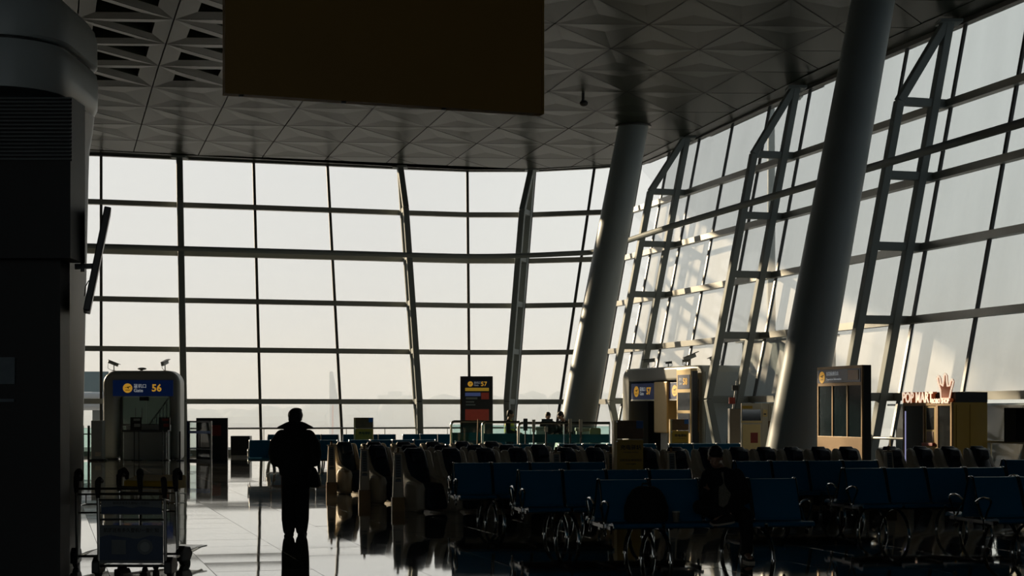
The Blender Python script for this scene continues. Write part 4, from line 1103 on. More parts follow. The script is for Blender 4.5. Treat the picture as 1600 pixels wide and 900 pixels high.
# white vending machines beside the near column
vy = 44.5
vm = thing('drinks_machine', 'ivory drinks machine with glass dome window and red sticker', 'vending machine', (X(1158, vy), vy, 0), R(-8))
wv = 32/F*vy
mb = MB(); mb.box(0, wv, .0, .55, .0, Z(630, vy)); mb.build('body', M['ivory'], vm, bevel=.015)
mb = MB(); mb.box(.03, wv-.03, -.012, .0, Z(657, vy), Z(640, vy)); mb.build('window', M['shopglass'], vm)
mb = MB(); mb.box(.0, wv, -.03, .0, Z(660.5, vy), Z(657.5, vy)); mb.build('shelf_lip', M['gold'], vm)
mb = MB(); mb.box(.03, wv*.55, -.012, 0, Z(638.5, vy), Z(634, vy)); mb.build('orange_label', M['yellow'], vm)
mb = MB(); mb.box(.04, wv-.04, -.008, .0, .1, Z(663, vy)); mb.build('lower_panel', M['gold'], vm)
mb = MB(); mb.box(.26, .46, -.014, -.006, Z(692, vy), Z(676, vy)); mb.build('red_sticker', M['red'], vm)
v2 = thing('payment_column', 'narrow ivory payment column with orange card reader between the machines', 'vending machine', (X(1190.5, vy), vy, 0), R(-8))
w2 = 9.5/F*vy
mb = MB(); mb.box(0, w2, .02, .5, 0, Z(630, vy)); mb.build('body', M['ivory'], v2, bevel=.01)
mb = MB(); mb.box(.03, w2-.02, .0, .022, Z(651, vy), Z(640, vy)); mb.build('card_reader', M['gold'], v2)
mb = MB(); mb.box(.05, w2-.05, -.006, .002, Z(648, vy), Z(646, vy)); mb.build('slot', M['black'], v2)
v3 = thing('snack_machine', 'ivory snack machine with square dark window, half behind the near column', 'vending machine', (X(1200.5, vy), vy, 0), R(-8))
w3 = 28/F*vy
mb = MB(); mb.box(0, w3, .02, .55, Z(658, vy), Z(630, vy)); mb.build('body', M['ivory'], v3, bevel=.012)
mb = MB(); mb.box(.08, w3-.10, .0, .022, Z(650, vy), Z(634, vy)); mb.build('window', M['shopglass'], v3)
mb = MB(); mb.box(0, w3-.2, .03, .55, 0, Z(658, vy)); mb.build('lower_cabinet', M['brown'], v3)
v4 = thing('dark_cabinet', 'dark upright cabinet standing left of the ivory drinks machine', 'cabinet', (X(1140, 46), 46, 0))
mb = MB(); mb.box(0, 17/F*46, 0, .4, .3, Z(638.5, 46)); mb.build('body', M['mullion'], v4, bevel=.01); mb = MB(); mb.box(.05, .26, .05, .35, 0, .3); mb.build('foot', M['greyplate'], v4)
ex = thing('pipe_riser', 'thin pipe riser with a red valve box beside the Gate 58 vestibule', 'pipe', (X(1140, 48.2), 48.2, 0))
mb = MB(); mb.tube([(0,0,0), (.08,0,1.6), (.22,0,Z(595,48.2))], .03, 8); mb.build('pipe', M['greyplate'], ex); mb = MB(); mb.box(-.02,.16,-.06,.06,Z(631,48.2),Z(621,48.2)); mb.build('valve_box', M['red'], ex)
mb = MB(); mb.box(.08,.26,-.05,.05,Z(610,48.2),Z(602,48.2)); mb.build('sensor_head', M['black'], ex)

# ================================================================== GUARD RAIL ALONG THE FACADE
def guard(j0, j1, label, zr=1.02, d=.75):
    t = thing('guard_rail', label, 'guard rail', fp(j0, 0, d))
    o = t.location.copy()
    for nm, z, r in (('top_rail', zr, .035), ('low_rail', .18, .02)):
        mb = MB(); mb.tube([fp(j, 0, d)-o+Vector((0,0,z)) for j in range(j0, j1+1)], r, 8); mb.build(nm, M['transom'], t, smooth=True)
    for j in range(j0, j1):
        a, b = fp(j, 0, d)-o, fp(j+1, 0, d)-o
        for q in (.0, .5):
            p = a*(1-q)+b*q; mb = MB(); mb.tube([p, p+Vector((0,0,zr))], .018, 6); mb.build('post', M['steel'], t)
guard(9, 12, 'thin guard rail along the far glass wall, right of the notice board')
guard(12, 17, 'thin guard rail around the curved glass corner')
guard(22, NM-1, 'guard rail along the side glass behind the mustard kiosk', 1.0)

# ceiling camera dome
cd = thing('ceiling_camera', 'small dark camera hanging under the ceiling left of the far column head', 'camera', (X(911, 53.0), 53.0, ceil_z(53.0)))
mb = MB(); mb.tube([(0,0,.1),(0,0,-.25)], .05, 8); mb.build('stem', M['mullion'], cd); mb = MB(); mb.ell((.03,0,-.33), .15, .12, .11); mb.build('dome', M['mullion'], cd, smooth=True)

# ================================================================== OUTSIDE
GZ = -7.0
mb = MB(); mb.box(-1500, 1500, 40, 2600, GZ-.5, GZ); ap = structure(mb.build('ground_apron', M['apron']))
random.seed(21)
mb = MB(); mb.box(-700, 900, 92, 1000, GZ+.02, 27)
hz = mb.build('haze', None); hz['kind'] = 'stuff'; tag(hz, 'pale winter haze hanging over the apron outside', 'haze')
hm = bpy.data.materials.new('winter_haze'); hm.use_nodes = True; hn = hm.node_tree; hn.nodes.clear()
ho = hn.nodes.new('ShaderNodeOutputMaterial'); hs0 = hn.nodes.new('ShaderNodeVolumeScatter')
hs0.inputs['Density'].default_value = .0022; hs0.inputs['Anisotropy'].default_value = -.35; hs0.inputs['Color'].default_value = (.92,.97,1,1)
hn.links.new(hs0.outputs[0], ho.inputs['Volume']); hz.data.materials.append(hm)
def skyline(name, x0, x1, y, h0, h1, m, label, step=6):
    mb = MB(); x = x0
    while x < x1:
        r = random.uniform(.7, 1.4)*step; hh = random.uniform(h0, h1)*(.75+.25*math.sin(x*.013+1))
        mb.ell((x, y+random.uniform(-8,8), GZ+hh*.45), r, r*.8, hh*.55, 8, 5); x += step*.7
    o = mb.build(name, m, smooth=True); o['kind'] = 'stuff'; tag(o, label, 'treeline'); return o
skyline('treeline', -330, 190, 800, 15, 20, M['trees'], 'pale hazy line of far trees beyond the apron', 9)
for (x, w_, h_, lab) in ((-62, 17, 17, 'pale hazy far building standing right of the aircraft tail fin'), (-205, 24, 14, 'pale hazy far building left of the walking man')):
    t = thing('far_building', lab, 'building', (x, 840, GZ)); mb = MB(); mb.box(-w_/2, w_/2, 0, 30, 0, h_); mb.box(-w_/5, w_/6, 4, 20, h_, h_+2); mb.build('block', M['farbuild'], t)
    mb = MB()
    for k in range(6): mb.box(-w_/2+2, w_/2-2, -.3, 0, 3+k*(h_-4)/6, 4+k*(h_-4)/6)
    mb.build('window_band', M['trees'], t)
# parked aircraft, only its tail fin rises above the seats
aY = 240.0
ac = thing('parked_aircraft', 'white aircraft tail fin with pale red stripe out on the apron', 'aircraft', (X(524, aY), aY, 0))
xa = lambda u: X(u, aY)-X(524, aY); za = lambda v: Z(v, aY)
poly = [(xa(514.5), za(690)), (xa(514.5), za(582)), (xa(517), za(579.5)), (xa(520), za(581)), (xa(528), za(622)), (xa(536), za(690))]
mb = MB(); mb.prism(poly, -.3, .35); mb.build('tail_fin', M['plane'], ac, bevel=.06)
mb = MB(); mb.prism([(xa(518.5), za(690)), (xa(519.2), za(634)), (xa(521.5), za(632)), (xa(521.5), za(690))], -.36, -.29); mb.build('red_stripe', M['planered'], ac)
mb = MB(); rings = []
for (y, r, z) in ((-3, .4, -3.4), (0, 1.1, -3.6), (5, 1.7, -3.8), (14, 1.95, -3.9), (26, 1.95, -3.9), (31, 1.3, -4.1), (33, .4, -4.3)):
    rings.append([(xa(525)+r*math.cos(2*math.pi*i/20), y, z+r*math.sin(2*math.pi*i/20)) for i in range(20)])
mb.loft(rings); mb.build('fuselage', M['plane'], ac, smooth=True)
for sg in (-1, 1):
    mb = MB(); mb.add([(xa(525)+sg*1.0,-1,-2.7),(xa(525)+sg*5.5,-2.5,-2.4),(xa(525)+sg*5.5,-1.2,-2.4),(xa(525)+sg*1.0,2.5,-2.7),(xa(525)+sg*1.0,-1,-2.5),(xa(525)+sg*5.5,-2.5,-2.3),(xa(525)+sg*5.5,-1.2,-2.3),(xa(525)+sg*1.0,2.5,-2.5)],
                      [(0,1,2,3),(4,5,6,7),(0,1,5,4),(1,2,6,5),(2,3,7,6),(3,0,4,7)]); mb.build('tailplane', M['plane'], ac)
for (x, y) in ((0, 24), (-2.4, 12), (2.4, 12)):
    mb = MB(); mb.tube([(xa(525)+x, y, -4.5), (xa(525)+x, y, GZ+.5)], .15, 8); mb.xcyl(xa(525)+x-.3, xa(525)+x+.3, y, GZ+.5, .5, 14); mb.build('landing_gear', M['mullion'], ac)

# jet bridges
def jb(name, label, loc, L, rz, w_=3.0, h_=2.7, z0=0.4):
    BM = M['bridgefar']
    t = thing(name, label, 'jet bridge', loc, rz)
    mb = MB(); mb.prism(rrect(-w_/2, w_/2, z0, z0+h_, .25, 4), 0, L); mb.build('tunnel', BM, t)
    mb = MB(); mb.prism(rrect(-w_/2-.1, w_/2+.1, z0+h_-.1, z0+h_+.25, .12, 3), -.1, L+.1); mb.build('roof', BM, t)
    n = int(L/2.2)
    for sx in (-1, 1):
        for k in range(n):
            y = L*(k+.5)/n; mb = MB(); a = sx*(w_/2); mb.box(min(a, a+sx*.04), max(a, a+sx*.04), y-.8, y+.8, z0+.9, z0+1.9); mb.build('side_window', M['bridge'], t)
    for y in (L*.25, L*.85):
        mb = MB(); mb.box(-.35, .35, y-.3, y+.3, GZ, z0); mb.build('support_leg', M['mast'], t)
    return t
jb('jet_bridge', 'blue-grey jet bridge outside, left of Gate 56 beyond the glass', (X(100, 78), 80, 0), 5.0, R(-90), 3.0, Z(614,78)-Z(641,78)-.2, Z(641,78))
# connecting bridge outside the side glass beyond gate 58
b2 = thing('jet_bridge', 'large blue-grey jet bridge outside the side glass beyond the near column', 'jet bridge', (7.9, 57.3, 0), WZ)
mb = MB(); mb.box(-1.8, 3.6, 1.2, 2.2, -.4, Z(524, 53.5)); mb.build('tunnel', M['bridge'], b2)
mb = MB(); mb.box(-2.0, 3.7, 1.0, 2.3, Z(524,53.5), Z(520, 53.5)); mb.build('roof', M['bridgelite'], b2)
for k in range(2):
    mb = MB(); mb.box(-1.0+2.6*k, 1.1+2.6*k, 1.14, 1.2, 1.3, 3.0); mb.build('side_window', M['bridgelite'], b2)
mb = MB(); mb.box(-1.9, 3.65, 1.1, 1.2, .35, .6); mb.build('side_rail', M['mast'], b2)
for x in (-1, 3): 
    mb = MB(); mb.box(x-.5, x+.5, 1.5, 2.3, GZ, -.4); mb.build('support_leg', M['mast'], b2)
lw = thing('annex_block', 'low teal grey annex outside, seen under the transom past the mustard kiosk', 'building', (15.6, 41.0, 0), WZ)
mb = MB(); mb.box(-12, 14, .4, 8, GZ, Z(632, 40)); mb.build('block', M['annex'], lw)
mb = MB(); mb.box(-12.2, 14.2, .2, 8.2, Z(632,40), Z(628,40)); mb.build('parapet', M['bridge'], lw)
mb = MB()
for k in range(12): mb.box(-11.6+2.2*k, -11.55+2.2*k, .36, .42, GZ, Z(632,40))
mb.build('joint', M['mast'], lw)
# floodlight mast
lm = thing('floodlight_mast', 'grey floodlight mast outside the side glass behind a ladder truss', 'light mast', (X(1205, 110), 110, 0))
top = Z(165, 110)
mb = MB(); mb.tube([(0,0,GZ), (0,0,top)], [.36, .24], 12); mb.build('mast', M['mast'], lm, smooth=True)
mb = MB(); mb.bar((-.6,0,top), (2.2,0,top+.9), .3, .35); mb.bar((-.6,0,top-.25), (2.0,0,top+.5), .2, .2); mb.build('crossarm', M['mast'], lm)
for k in range(4):
    x = -.7+.85*k; mb = MB(); mb.prism([(x-.35, top+.3*k-.5), (x+.3, top+.3*k-.35), (x+.3, top+.3*k+.1), (x-.1, top+.3*k+.25)], -.3, .3); mb.build('floodlight', M['mast'], lm)

# ================================================================== PEOPLE
def solid(name, mb_list, voxel, m, parent, smooth_it=4):
    """several overlapping closed shapes grown together into one continuous skin"""
    mb = MB()
    for q in mb_list: mb.add(q.v, q.f)
    me = mb.mesh(name)
    o = bpy.data.objects.new(name, me); COL.objects.link(o)
    r = o.modifiers.new('r', 'REMESH'); r.mode = 'VOXEL'; r.voxel_size = voxel; r.use_smooth_shade = True
    s = o.modifiers.new('s', 'SMOOTH'); s.factor = .5; s.iterations = smooth_it
    dg = bpy.context.evaluated_depsgraph_get(); dg.update()
    me2 = bpy.data.meshes.new_from_object(o.evaluated_get(dg)); me2.name = name
    bpy.data.objects.remove(o); bpy.data.meshes.remove(me)
    me2.materials.clear(); me2.materials.append(m)
    for p in me2.polygons: p.use_smooth = True
    o = bpy.data.objects.new(name, me2); COL.objects.link(o); o.parent = parent
    return o
V = Vector
def head_shapes(c, fwd, up, k=1.0):
    """skull, jaw, nose, brow, ears and eyes; fwd is where the face looks"""
    f = V(fwd).normalized(); u = (V(up) - f*V(up).dot(f)).normalized(); s = f.cross(u)
    Mx = Matrix((s, f, u)).transposed(); c = V(c); P = lambda x, y, z: c + Mx @ V((x*k, y*k, z*k))
    out = []
    def e(x, y, z, a, b, d): q = MB(); q.ell(P(x,y,z), a*k, b*k, d*k, 16, 11, Mx); out.append(q)
    e(0, -.008, .03, .077, .094, .090); e(0, .022, -.045, .058, .068, .070); e(0, .05, -.088, .030, .028, .024)   # skull, face, chin
    e(0, .088, .012, .042, .012, .012)                                                                             # brow
    for sx in (-1, 1):
        e(sx*.078, -.005, -.015, .012, .020, .032); e(sx*.03, .082, -.008, .013, .010, .008); e(sx*.036, .062, -.035, .022, .018, .018)
    q = MB(); q.tube([P(0,.085,.008), P(0,.10,-.012), P(0,.115,-.036), P(0,.088,-.046)], [.010*k,.012*k,.017*k,.010*k], 8); out.append(q)
    e(0, .084, -.068, .026, .012, .009)
    return out, P, Mx
def hand(wr, dirn, palm, side, curl, k=1.0):
    """palm and five unequal fingers; side points to the thumb"""
    d = V(dirn).normalized(); n = (V(palm) - d*V(palm).dot(d)).normalized(); t = (V(side) - d*V(side).dot(d) - n*V(side).dot(n)).normalized(); wr = V(wr); out = []
    q = MB(); q.tube([wr - d*.02, wr + d*.04*k, wr + d*.095*k], [(.026*k,.018*k), (.038*k,.016*k), (.040*k,.013*k)], 10, side=t); out.append(q)
    for i, (off, ln) in enumerate(((.030, .072), (.010, .080), (-.011, .074), (-.031, .058))):
        p = wr + d*.088*k + t*off*k; pts = [p]; a = 0
        for j, seg in enumerate((.45, .32, .23)):
            a += curl*(.55, .8, .6)[j]; p = p + (d*math.cos(a) + n*math.sin(a))*ln*k*seg; pts.append(p)
        q = MB(); q.tube(pts, [.0098*k, .0092*k, .0085*k, .0065*k], 8); out.append(q)
    b = wr + d*.025*k + t*.028*k
    q = MB(); q.tube([b, b + (d*.5+t*.75+n*.2).normalized()*.035*k, b + (d*.75+t*.65+n*.45).normalized()*.066*k, b+(d*.9+t*.5+n*.6).normalized()*.088*k], [.014*k,.012*k,.0105*k,.0075*k], 8); out.append(q)
    return out
def chain(pts, r, n=12, side=None):
    q = MB(); q.tube(pts, r, n, side=side); out = [q]
    rr = r if isinstance(r, list) else [r]*len(pts)
    for p, a in zip(pts, rr):
        if not isinstance(a, tuple): e = MB(); e.ell(p, a, a, a, 10, 7); out.append(e)
    return out

# ---------- the man walking away
wk = thing('person', 'person in black coat with flared collar walking away down the bright aisle', 'person', (-2.96, 21.85, 0))
b_ = []
hs1, P1, M1 = head_shapes((.0, .03, 1.605), (0.05, 1, -.04), (0, .05, 1), 1.02); b_ += hs1
b_ += chain([(0,-.01,1.40), (0,.0,1.50), (0,.02,1.56)], [.07,.058,.058])
b_ += chain([(0,0,.88), (0,-.01,1.1), (0,-.02,1.3), (0,-.01,1.42)], [(.15,.11),(.14,.10),(.17,.11),(.10,.08)], side=(1,0,0))
for s in (-1, 1):
    b_ += chain([(s*.16,-.01,1.38), (s*.285,-.03,1.10)], [.055,.045]); wr = V((s*.17, .20, 1.0)); b_ += chain([(s*.285,-.03,1.10), wr], [.043,.03])
    b_ += hand(wr, (-s*.35, .8, .1), (-s*.7, -.2, -.3), (0, .2, 1), .7)
    b_ += chain([(s*.095,0,.9), (s*.095,.02 if s < 0 else .04,.48), (s*.085, -.05 if s < 0 else .05, .10)], [.085,.058,.045])
    b_ += chain([(s*.085, -.05 if s < 0 else .05, .07), (s*.09, .10 if s < 0 else .20, .045)], [.045,.035])
solid('body', b_, .009, M['skin'], wk)
q = MB(); q.ell(P1(0,-.014,.035), .104, .110, .098, 16, 11, M1); q2 = MB(); q2.ell(P1(0,-.055,-.02), .092, .060, .080, 14, 9, M1)
q3 = MB(); q3.ell(P1(.005,.03,.100), .082, .080, .038, 12, 7, M1)
solid('hair', [q, q2, q3], .010, M['hair'], wk, 2)
cs = []
q = MB(); rings = []
def ering(z, rx, ry, y=0.0, x=0.0, n=24): return [(x+rx*math.cos(2*math.pi*i/n), y+ry*math.sin(2*math.pi*i/n), z) for i in range(n)]
q.loft([ering(.80,.185,.15), ering(.83,.215,.165), ering(.95,.235,.175), ering(1.10,.255,.18,-.01), ering(1.25,.265,.18,-.015), ering(1.36,.235,.16,-.02), ering(1.43,.17,.13,-.015), ering(1.50,.085,.085,0)]); cs.append(q)
for s in (-1, 1):
    cs += chain([(s*.18,-.015,1.35), (s*.255,-.03,1.24), (s*.275,-.035,1.12), (s*.262,.0,1.02)], [.098,.098,.092,.085])
    cs += chain([(s*.262,.0,1.02), (s*.21,.13,1.0), (s*.165,.21,1.0)], [.085,.072,.058])
solid('coat', cs, .014, M['cloth'], wk, 5)
cl = MB()
n = 28
def cring(z, rx, ry, dz=0.0, y=0.0): return [(rx*math.copysign(abs(math.cos(2*math.pi*i/n))**.8, math.cos(2*math.pi*i/n)), y+ry*math.sin(2*math.pi*i/n), z - dz*abs(math.cos(2*math.pi*i/n))**2) for i in range(n)]
cl.loft([cring(1.44,.14,.11), cring(1.475,.20,.125,.01), cring(1.50,.262,.135,.045), cring(1.515,.235,.13,.03), cring(1.54,.13,.105,.0), cring(1.555,.085,.09,0)])
cl.build('flared_collar', M['cloth'], wk, smooth=True)
tr_ = []
for s in (-1, 1):
    f = -.05 if s < 0 else .05
    tr_ += chain([(s*.088,0,.88), (s*.092,.01,.70), (s*.090,.02+f*.3,.46), (s*.085, f*.7, .22), (s*.080, f, .075)], [.108,.106,.100,.098,.082])
q = MB(); q.loft([ering(.70,.17,.12), ering(.85,.19,.14), ering(.98,.18,.13)]); tr_.append(q)
solid('trousers', tr_, .012, M['trouser'], wk, 4)
for s in (-1, 1):
    f = -.05 if s < 0 else .05
    q = MB(); q.loft([[(s*.085+a*.9*w2, f+y, .012+zz_) for a, zz_ in ((-.05,0),(.05,0),(.05,.05*h2),(.025,.085*h2),(-.025,.085*h2),(-.05,.05*h2))] for y, w2, h2 in ((-.09,.75,.9),(-.05,1,1.1),(.05,1,1.0),(.14,1.05,.7),(.19,.7,.45))])
    q.box(s*.085-.048, s*.085+.048, f-.095, f+.18, 0, .02); q.build('shoe', M['rubber'], wk, smooth=True)
bg_ = thing('shoulder_bag', 'black soft bag hanging at the walking person\'s hip', 'bag', (-2.96+.20, 21.95, .05))
q = MB(); q.loft([[(x*w2+o2, y*w2, z) for x, y in ((-.10,-.04),(.09,-.05),(.10,.05),(-.09,.05))] for z, w2, o2 in ((.60,.55,.06),(.63,.9,.05),(.74,1.0,.02),(.86,.8,-.01),(.90,.4,-.02))]); q.build('pouch', M['cloth'], bg_, smooth=True, bevel=.02)
q = MB(); q.tube([(-.01,.0,.88), (-.02,-.02,1.05), (-.05,-.0,1.38)], .012, 6); q.build('strap', M['rubber'], bg_)

# ---------- the seated man with the phone
sd_ = thing('person', 'person in dark jacket sitting on the blue bench with head bent over a phone', 'person', (0,0,0), ROW)
sp = b_C.location.xy + RV*1.42 + RN*.07
sd_.location = (sp.x, sp.y, 0)
hc = (-.115, -.30, 1.165)
b_ = []; hs1, P2, M2 = head_shapes(hc, (-.42, -.80, -.42), (-.1, -.25, 1), 1.0); b_ += hs1
b_ += chain([(-.02,-.20,1.0), (-.055,-.235,1.06), (-.095,-.265,1.10)], [.062,.056,.056])
b_ += chain([(0,-.26,.52), (.0,-.24,.72), (0,-.21,.92), (-.01,-.20,1.0)], [(.16,.12),(.145,.11),(.17,.11),(.11,.08)], side=(1,0,0))
wr_r = V((-.285,-.52,.80)); wr_l = V((-.10,-.56,.555))
b_ += chain([(-.17,-.21,.97), (-.245,-.33,.74)], [.052,.043]); b_ += chain([(-.245,-.33,.74), wr_r], [.042,.028]); b_ += hand(wr_r, (-.35,-.45,.75), (-.5,-.2,-.5), (.8,-.5,.2), .75)
b_ += chain([(.17,-.21,.97), (.235,-.32,.71)], [.052,.043]); b_ += chain([(.235,-.32,.71), wr_l], [.042,.028]); b_ += hand(wr_l, (-.75,-.45,-.55), (-.1,.3,-1), (.4,-1,0), .5)
b_ += chain([(.10,-.28,.53), (.12,-.64,.52), (.14,-.66,.10)], [.085,.058,.042]); b_ += chain([(.14,-.67,.07), (.12,-.84,.045)], [.042,.033])
b_ += chain([(-.10,-.28,.54), (-.38,-.56,.62), (-.10,-.74,.53)], [.085,.058,.042]); b_ += chain([(-.10,-.74,.52), (-.27,-.80,.47)], [.042,.033])
solid('body', b_, .0085, M['skin'], sd_, 3)
q = MB(); q.ell(P2(0,-.018,.050), .090, .100, .088, 16, 11, M2); q2 = MB(); q2.ell(P2(0,-.06,-.01), .078, .052, .075, 14, 9, M2); q3 = MB(); q3.ell(P2(0,.066,.075), .066, .030, .035, 12, 7, M2)
solid('hair', [q, q2, q3], .010, M['hair'], sd_, 2)
cs = []
q = MB(); q.loft([ering(.46,.19,.14,-.27), ering(.55,.205,.155,-.27), ering(.72,.195,.145,-.25), ering(.88,.215,.14,-.22), ering(.98,.175,.115,-.20), ering(1.04,.085,.075,-.21)]); cs.append(q)
for s, el, wr in ((-1, V((-.25,-.33,.73)), wr_r), (1, V((.245,-.32,.70)), wr_l)):
    cs += chain([(s*.165,-.205,.95), el*.5+V((s*.185,-.21,.95))*.5, el], [.088,.082,.070]); cs += chain([el, el*.4+wr*.6, wr], [.070,.056,.045])
solid('jacket', cs, .012, M['cloth'], sd_, 4)
q = MB(); q.loft([[(x-.03, -.425+.02*abs(x)*8+y, z) for x, y in ((-w2,.03),(-w2,0),(0,-.012),(w2,0),(w2,.03))] for z, w2 in ((.60,.075),(.75,.07),(.90,.05),(1.0,.022))])
for i, p in enumerate(q.v): q.v[i] = (p[0], p[1] + .12*max(0, (p[2]-.72))/.3 + .015, p[2])
q.build('shirt_front', M['shirt'], sd_, smooth=True)
q = MB(); q.tube([(x, -.215+y, 1.03) for x, y in ((.075*math.cos(2*math.pi*i/14)-.03, .075*math.sin(2*math.pi*i/14)) for i in range(14))], .022, 8, closed=True); q.build('jacket_collar', M['cloth'], sd_, smooth=True)
tr_ = chain([(.10,-.28,.54), (.115,-.46,.535), (.125,-.64,.525), (.14,-.665,.30), (.14,-.655,.11)], [.108,.100,.085,.078,.070])
tr_ += chain([(-.10,-.28,.54), (-.25,-.43,.59), (-.38,-.56,.615), (-.25,-.66,.58), (-.13,-.725,.54)], [.108,.098,.085,.075,.066])
q = MB(); q.ell((0,-.26,.52), .18, .15, .10); tr_.append(q)
solid('trousers', tr_, .011, M['trouser'], sd_, 3)
def shoe(parent, heel, toe, upv, name='shoe'):
    heel, toe = V(heel), V(toe); d = (toe-heel).normalized(); u = (V(upv)-d*V(upv).dot(d)).normalized(); s = d.cross(u); L = (toe-heel).length
    q = MB(); rings = []
    for t_, w2, h2 in ((-.02,.7,.9),(.15,1,1.15),(.45,1,.95),(.75,1.08,.65),(1.0,.7,.4)):
        c = heel + d*L*t_; rings.append([c + s*a*w2 + u*z*h2 for a, z in ((-.046,.02),(.046,.02),(.046,.06),(.024,.09),(-.024,.09),(-.046,.06))])
    q.loft(rings); o = q.build(name, M['rubber'], parent, smooth=True)
    q = MB(); q.loft([[heel + d*L*t_ + s*a*w2 + u*z for a, z in ((-.05,0),(.05,0),(.05,.022),(-.05,.022))] for t_, w2 in ((-.04,.75),(.15,1),(.75,1.08),(1.03,.72))]); q.build('sole', M['ivory'], o)
shoe(sd_, (.145,-.62,0), (.12,-.90,0), (0,0,1)); shoe(sd_, (-.06,-.755,.455), (-.32,-.825,.43), (-.1,-.35,1))
ph = thing('phone', 'dark phone held up in the seated person\'s hand', 'phone', (0,0,0))
c = sd_.matrix_basis @ (wr_r + V((-.055,-.075,.115))); ph.location = c; ph.rotation_euler = (R(-35), R(12), ROW+R(-25))
q = MB(); q.prism(rrect(-.037,.037,-.075,.075,.012,4), -.004, .004); q.build('body', M['black'], ph)
q = MB(); q.prism(rrect(-.033,.033,-.070,.070,.009,3), .004, .0045); q.build('screen', M['screen'], ph)

# things on the bench beside him
bk = thing('backpack', 'black backpack slumped on the bench beside the seated man', 'backpack', (*(b_C.location.xy + RV*.47 + RN*.43), .445), ROW)
q = MB(); q.loft([[(rx*math.copysign(abs(math.cos(2*math.pi*i/20))**.7, math.cos(2*math.pi*i/20)), ry*math.copysign(abs(math.sin(2*math.pi*i/20))**.7, math.sin(2*math.pi*i/20)), z) for i in range(20)] for z, rx, ry in ((.0,.23,.14),(.03,.25,.16),(.16,.25,.165),(.28,.21,.14),(.36,.16,.10),(.40,.09,.06))]); q.build('main_bag', M['cloth'], bk, smooth=True)
q = MB(); q.loft([[(rx*math.cos(2*math.pi*i/16), -.14+ry*math.sin(2*math.pi*i/16), z) for i in range(16)] for z, rx, ry in ((.02,.15,.05),(.10,.17,.06),(.20,.15,.05),(.24,.10,.03))]); q.build('front_pocket', M['cloth'], bk, smooth=True)
q = MB(); q.tube([(-.05,.0,.39),(-.045,0,.43),(.045,0,.43),(.05,0,.39)], .012, 6); q.build('grab_handle', M['rubber'], bk, smooth=True)
for s in (-1, 1):
    q = MB(); q.tube([(s*.1,.09,.35),(s*.14,.17,.25),(s*.15,.17,.1),(s*.13,.12,.04)], [(.025,.008)]*4, 8); q.build('shoulder_strap', M['rubber'], bk, smooth=True)
cu_ = thing('drink_cup', 'small pale drink cup standing on the bench between backpack and seated man', 'cup', (*(b_C.location.xy + RV*.80 + RN*.50), .44), ROW)
q = MB(); q.cyl((0,0), .032, 0, .11, 18, .042); q.build('cup', M['shirt'], cu_, smooth=True); q = MB(); q.cyl((0,0), .045, .11, .122, 18); q.build('lid', M['ivory'], cu_, smooth=True)

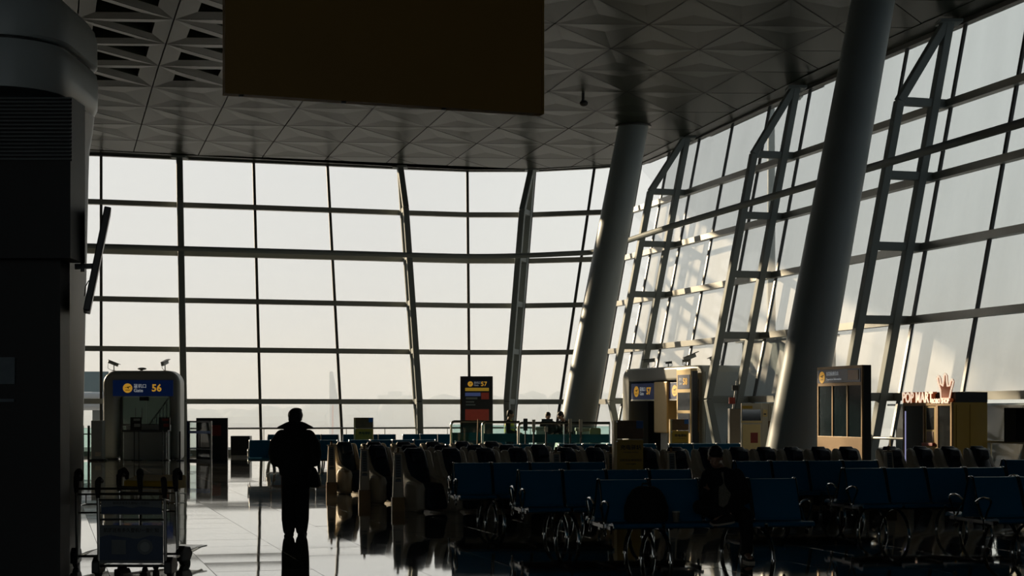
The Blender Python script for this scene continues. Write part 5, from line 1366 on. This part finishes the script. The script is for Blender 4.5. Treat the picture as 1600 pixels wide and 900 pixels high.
# ---------- three people by the counter
def small_person(label, x, y, rz, top, lean=0.0, vest=None):
    t = thing('person', label, 'person', (x, y, 0), rz); k = 1.0; d = top-1.74
    b_ = []; hc = V((0, -.03-lean, 1.605+d)); hs1, P, Mx = head_shapes(hc, (0,-1,-.15-lean), (0,-.1-lean*.5,1), 1.0); b_ += hs1
    nb = V((0, -lean*.75, 1.44+d))
    b_ += chain([nb-V((0,0,.06)), nb+V((0,0,.03)), hc-V((0,-.01,.06))], [.068,.058,.056])
    pel = V((0,.0,.90+d))
    b_ += chain([pel, (pel+nb)/2, nb-V((0,0,.06))], [(.16,.11),(.16,.11),(.13,.09)], side=(1,0,0))
    for s in (-1, 1):
        sh_ = nb+V((s*.17,.0,-.06)); el = sh_+V((s*.06,-.02,-.28)); wr = el+V((-s*.05,-.22,-.06))
        b_ += chain([sh_, el], [.055,.045]); b_ += chain([el, wr], [.043,.03]); b_ += hand(wr, (-s*.2,-1,-.1), (-s*.5,0,-.6), (-s*.3,-.2,1), .5)
        b_ += chain([pel+V((s*.09,0,0)), V((s*.09,0,.48)), V((s*.09,0,.10))], [.085,.058,.045]); b_ += chain([(s*.09,0,.06),(s*.10,-.16,.045)], [.045,.035])
    solid('body', b_, .013, M['skin'], t, 2)
    q = MB(); q.ell(P(0,-.014,.045), .090, .104, .090, 16, 11, Mx); q2 = MB(); q2.ell(P(0,-.055,-.02), .078, .055, .075, 14, 9, Mx); solid('hair', [q, q2], .012, M['hair'], t, 2)
    cs = []; q = MB()
    def er(c, rx, ry): return [(c.x+rx*math.cos(2*math.pi*i/20), c.y+ry*math.sin(2*math.pi*i/20), c.z) for i in range(20)]
    q.loft([er(pel+V((0,0,-.08)),.20,.15), er(pel+V((0,0,.1)),.20,.15), er((pel+nb)/2,.215,.155), er(nb+V((0,0,-.1)),.20,.13), er(nb+V((0,0,-.01)),.09,.08)]); cs.append(q)
    sl_ = []
    for s in (-1, 1):
        sh_ = nb+V((s*.165,.0,-.07)); el = sh_+V((s*.06,-.02,-.27)); wr = el+V((-s*.05,-.22,-.06)); sl_ += chain([sh_, el], [.085,.07]) + chain([el, wr], [.068,.048])
    if vest:
        solid('sleeves', sl_, .014, M['cloth'], t, 2); solid('vest', cs, .014, vest, t, 2)
        q = MB()
        for z in (-.42, -.26): c = nb+V((0,0,z)); q.loft([er(c, .222, .162), er(c+V((0,0,.05)), .222, .162)], cap=False)
        q.build('reflective_band', M['greyplate'], t, smooth=True)
    else: solid('jacket', cs+sl_, .014, M['cloth'], t, 2)
    tr_ = []
    for s in (-1, 1): tr_ += chain([pel+V((s*.09,0,0)), V((s*.092,0,.5)), V((s*.09,0,.10))], [.11,.09,.075])
    solid('trousers', tr_, .014, M['trouser'], t, 2)
    for s in (-1, 1): shoe(t, (s*.09,.07,0), (s*.10,-.21,0), (0,0,1))
small_person('person in yellow high-visibility vest standing behind the glass balustrade', X(796, 47.6), 47.6, R(75), Z(640, 47.6), 0, M['hivis'])
small_person('person whose dark head shows above the desk monitor at the counter', X(856, 50.3), 50.3, R(10), Z(643.5, 50.3))
small_person('person in dark clothes leaning over the counter before the far column', X(889, 49.9), 49.9, R(-60), Z(642.5, 49.9), .28)
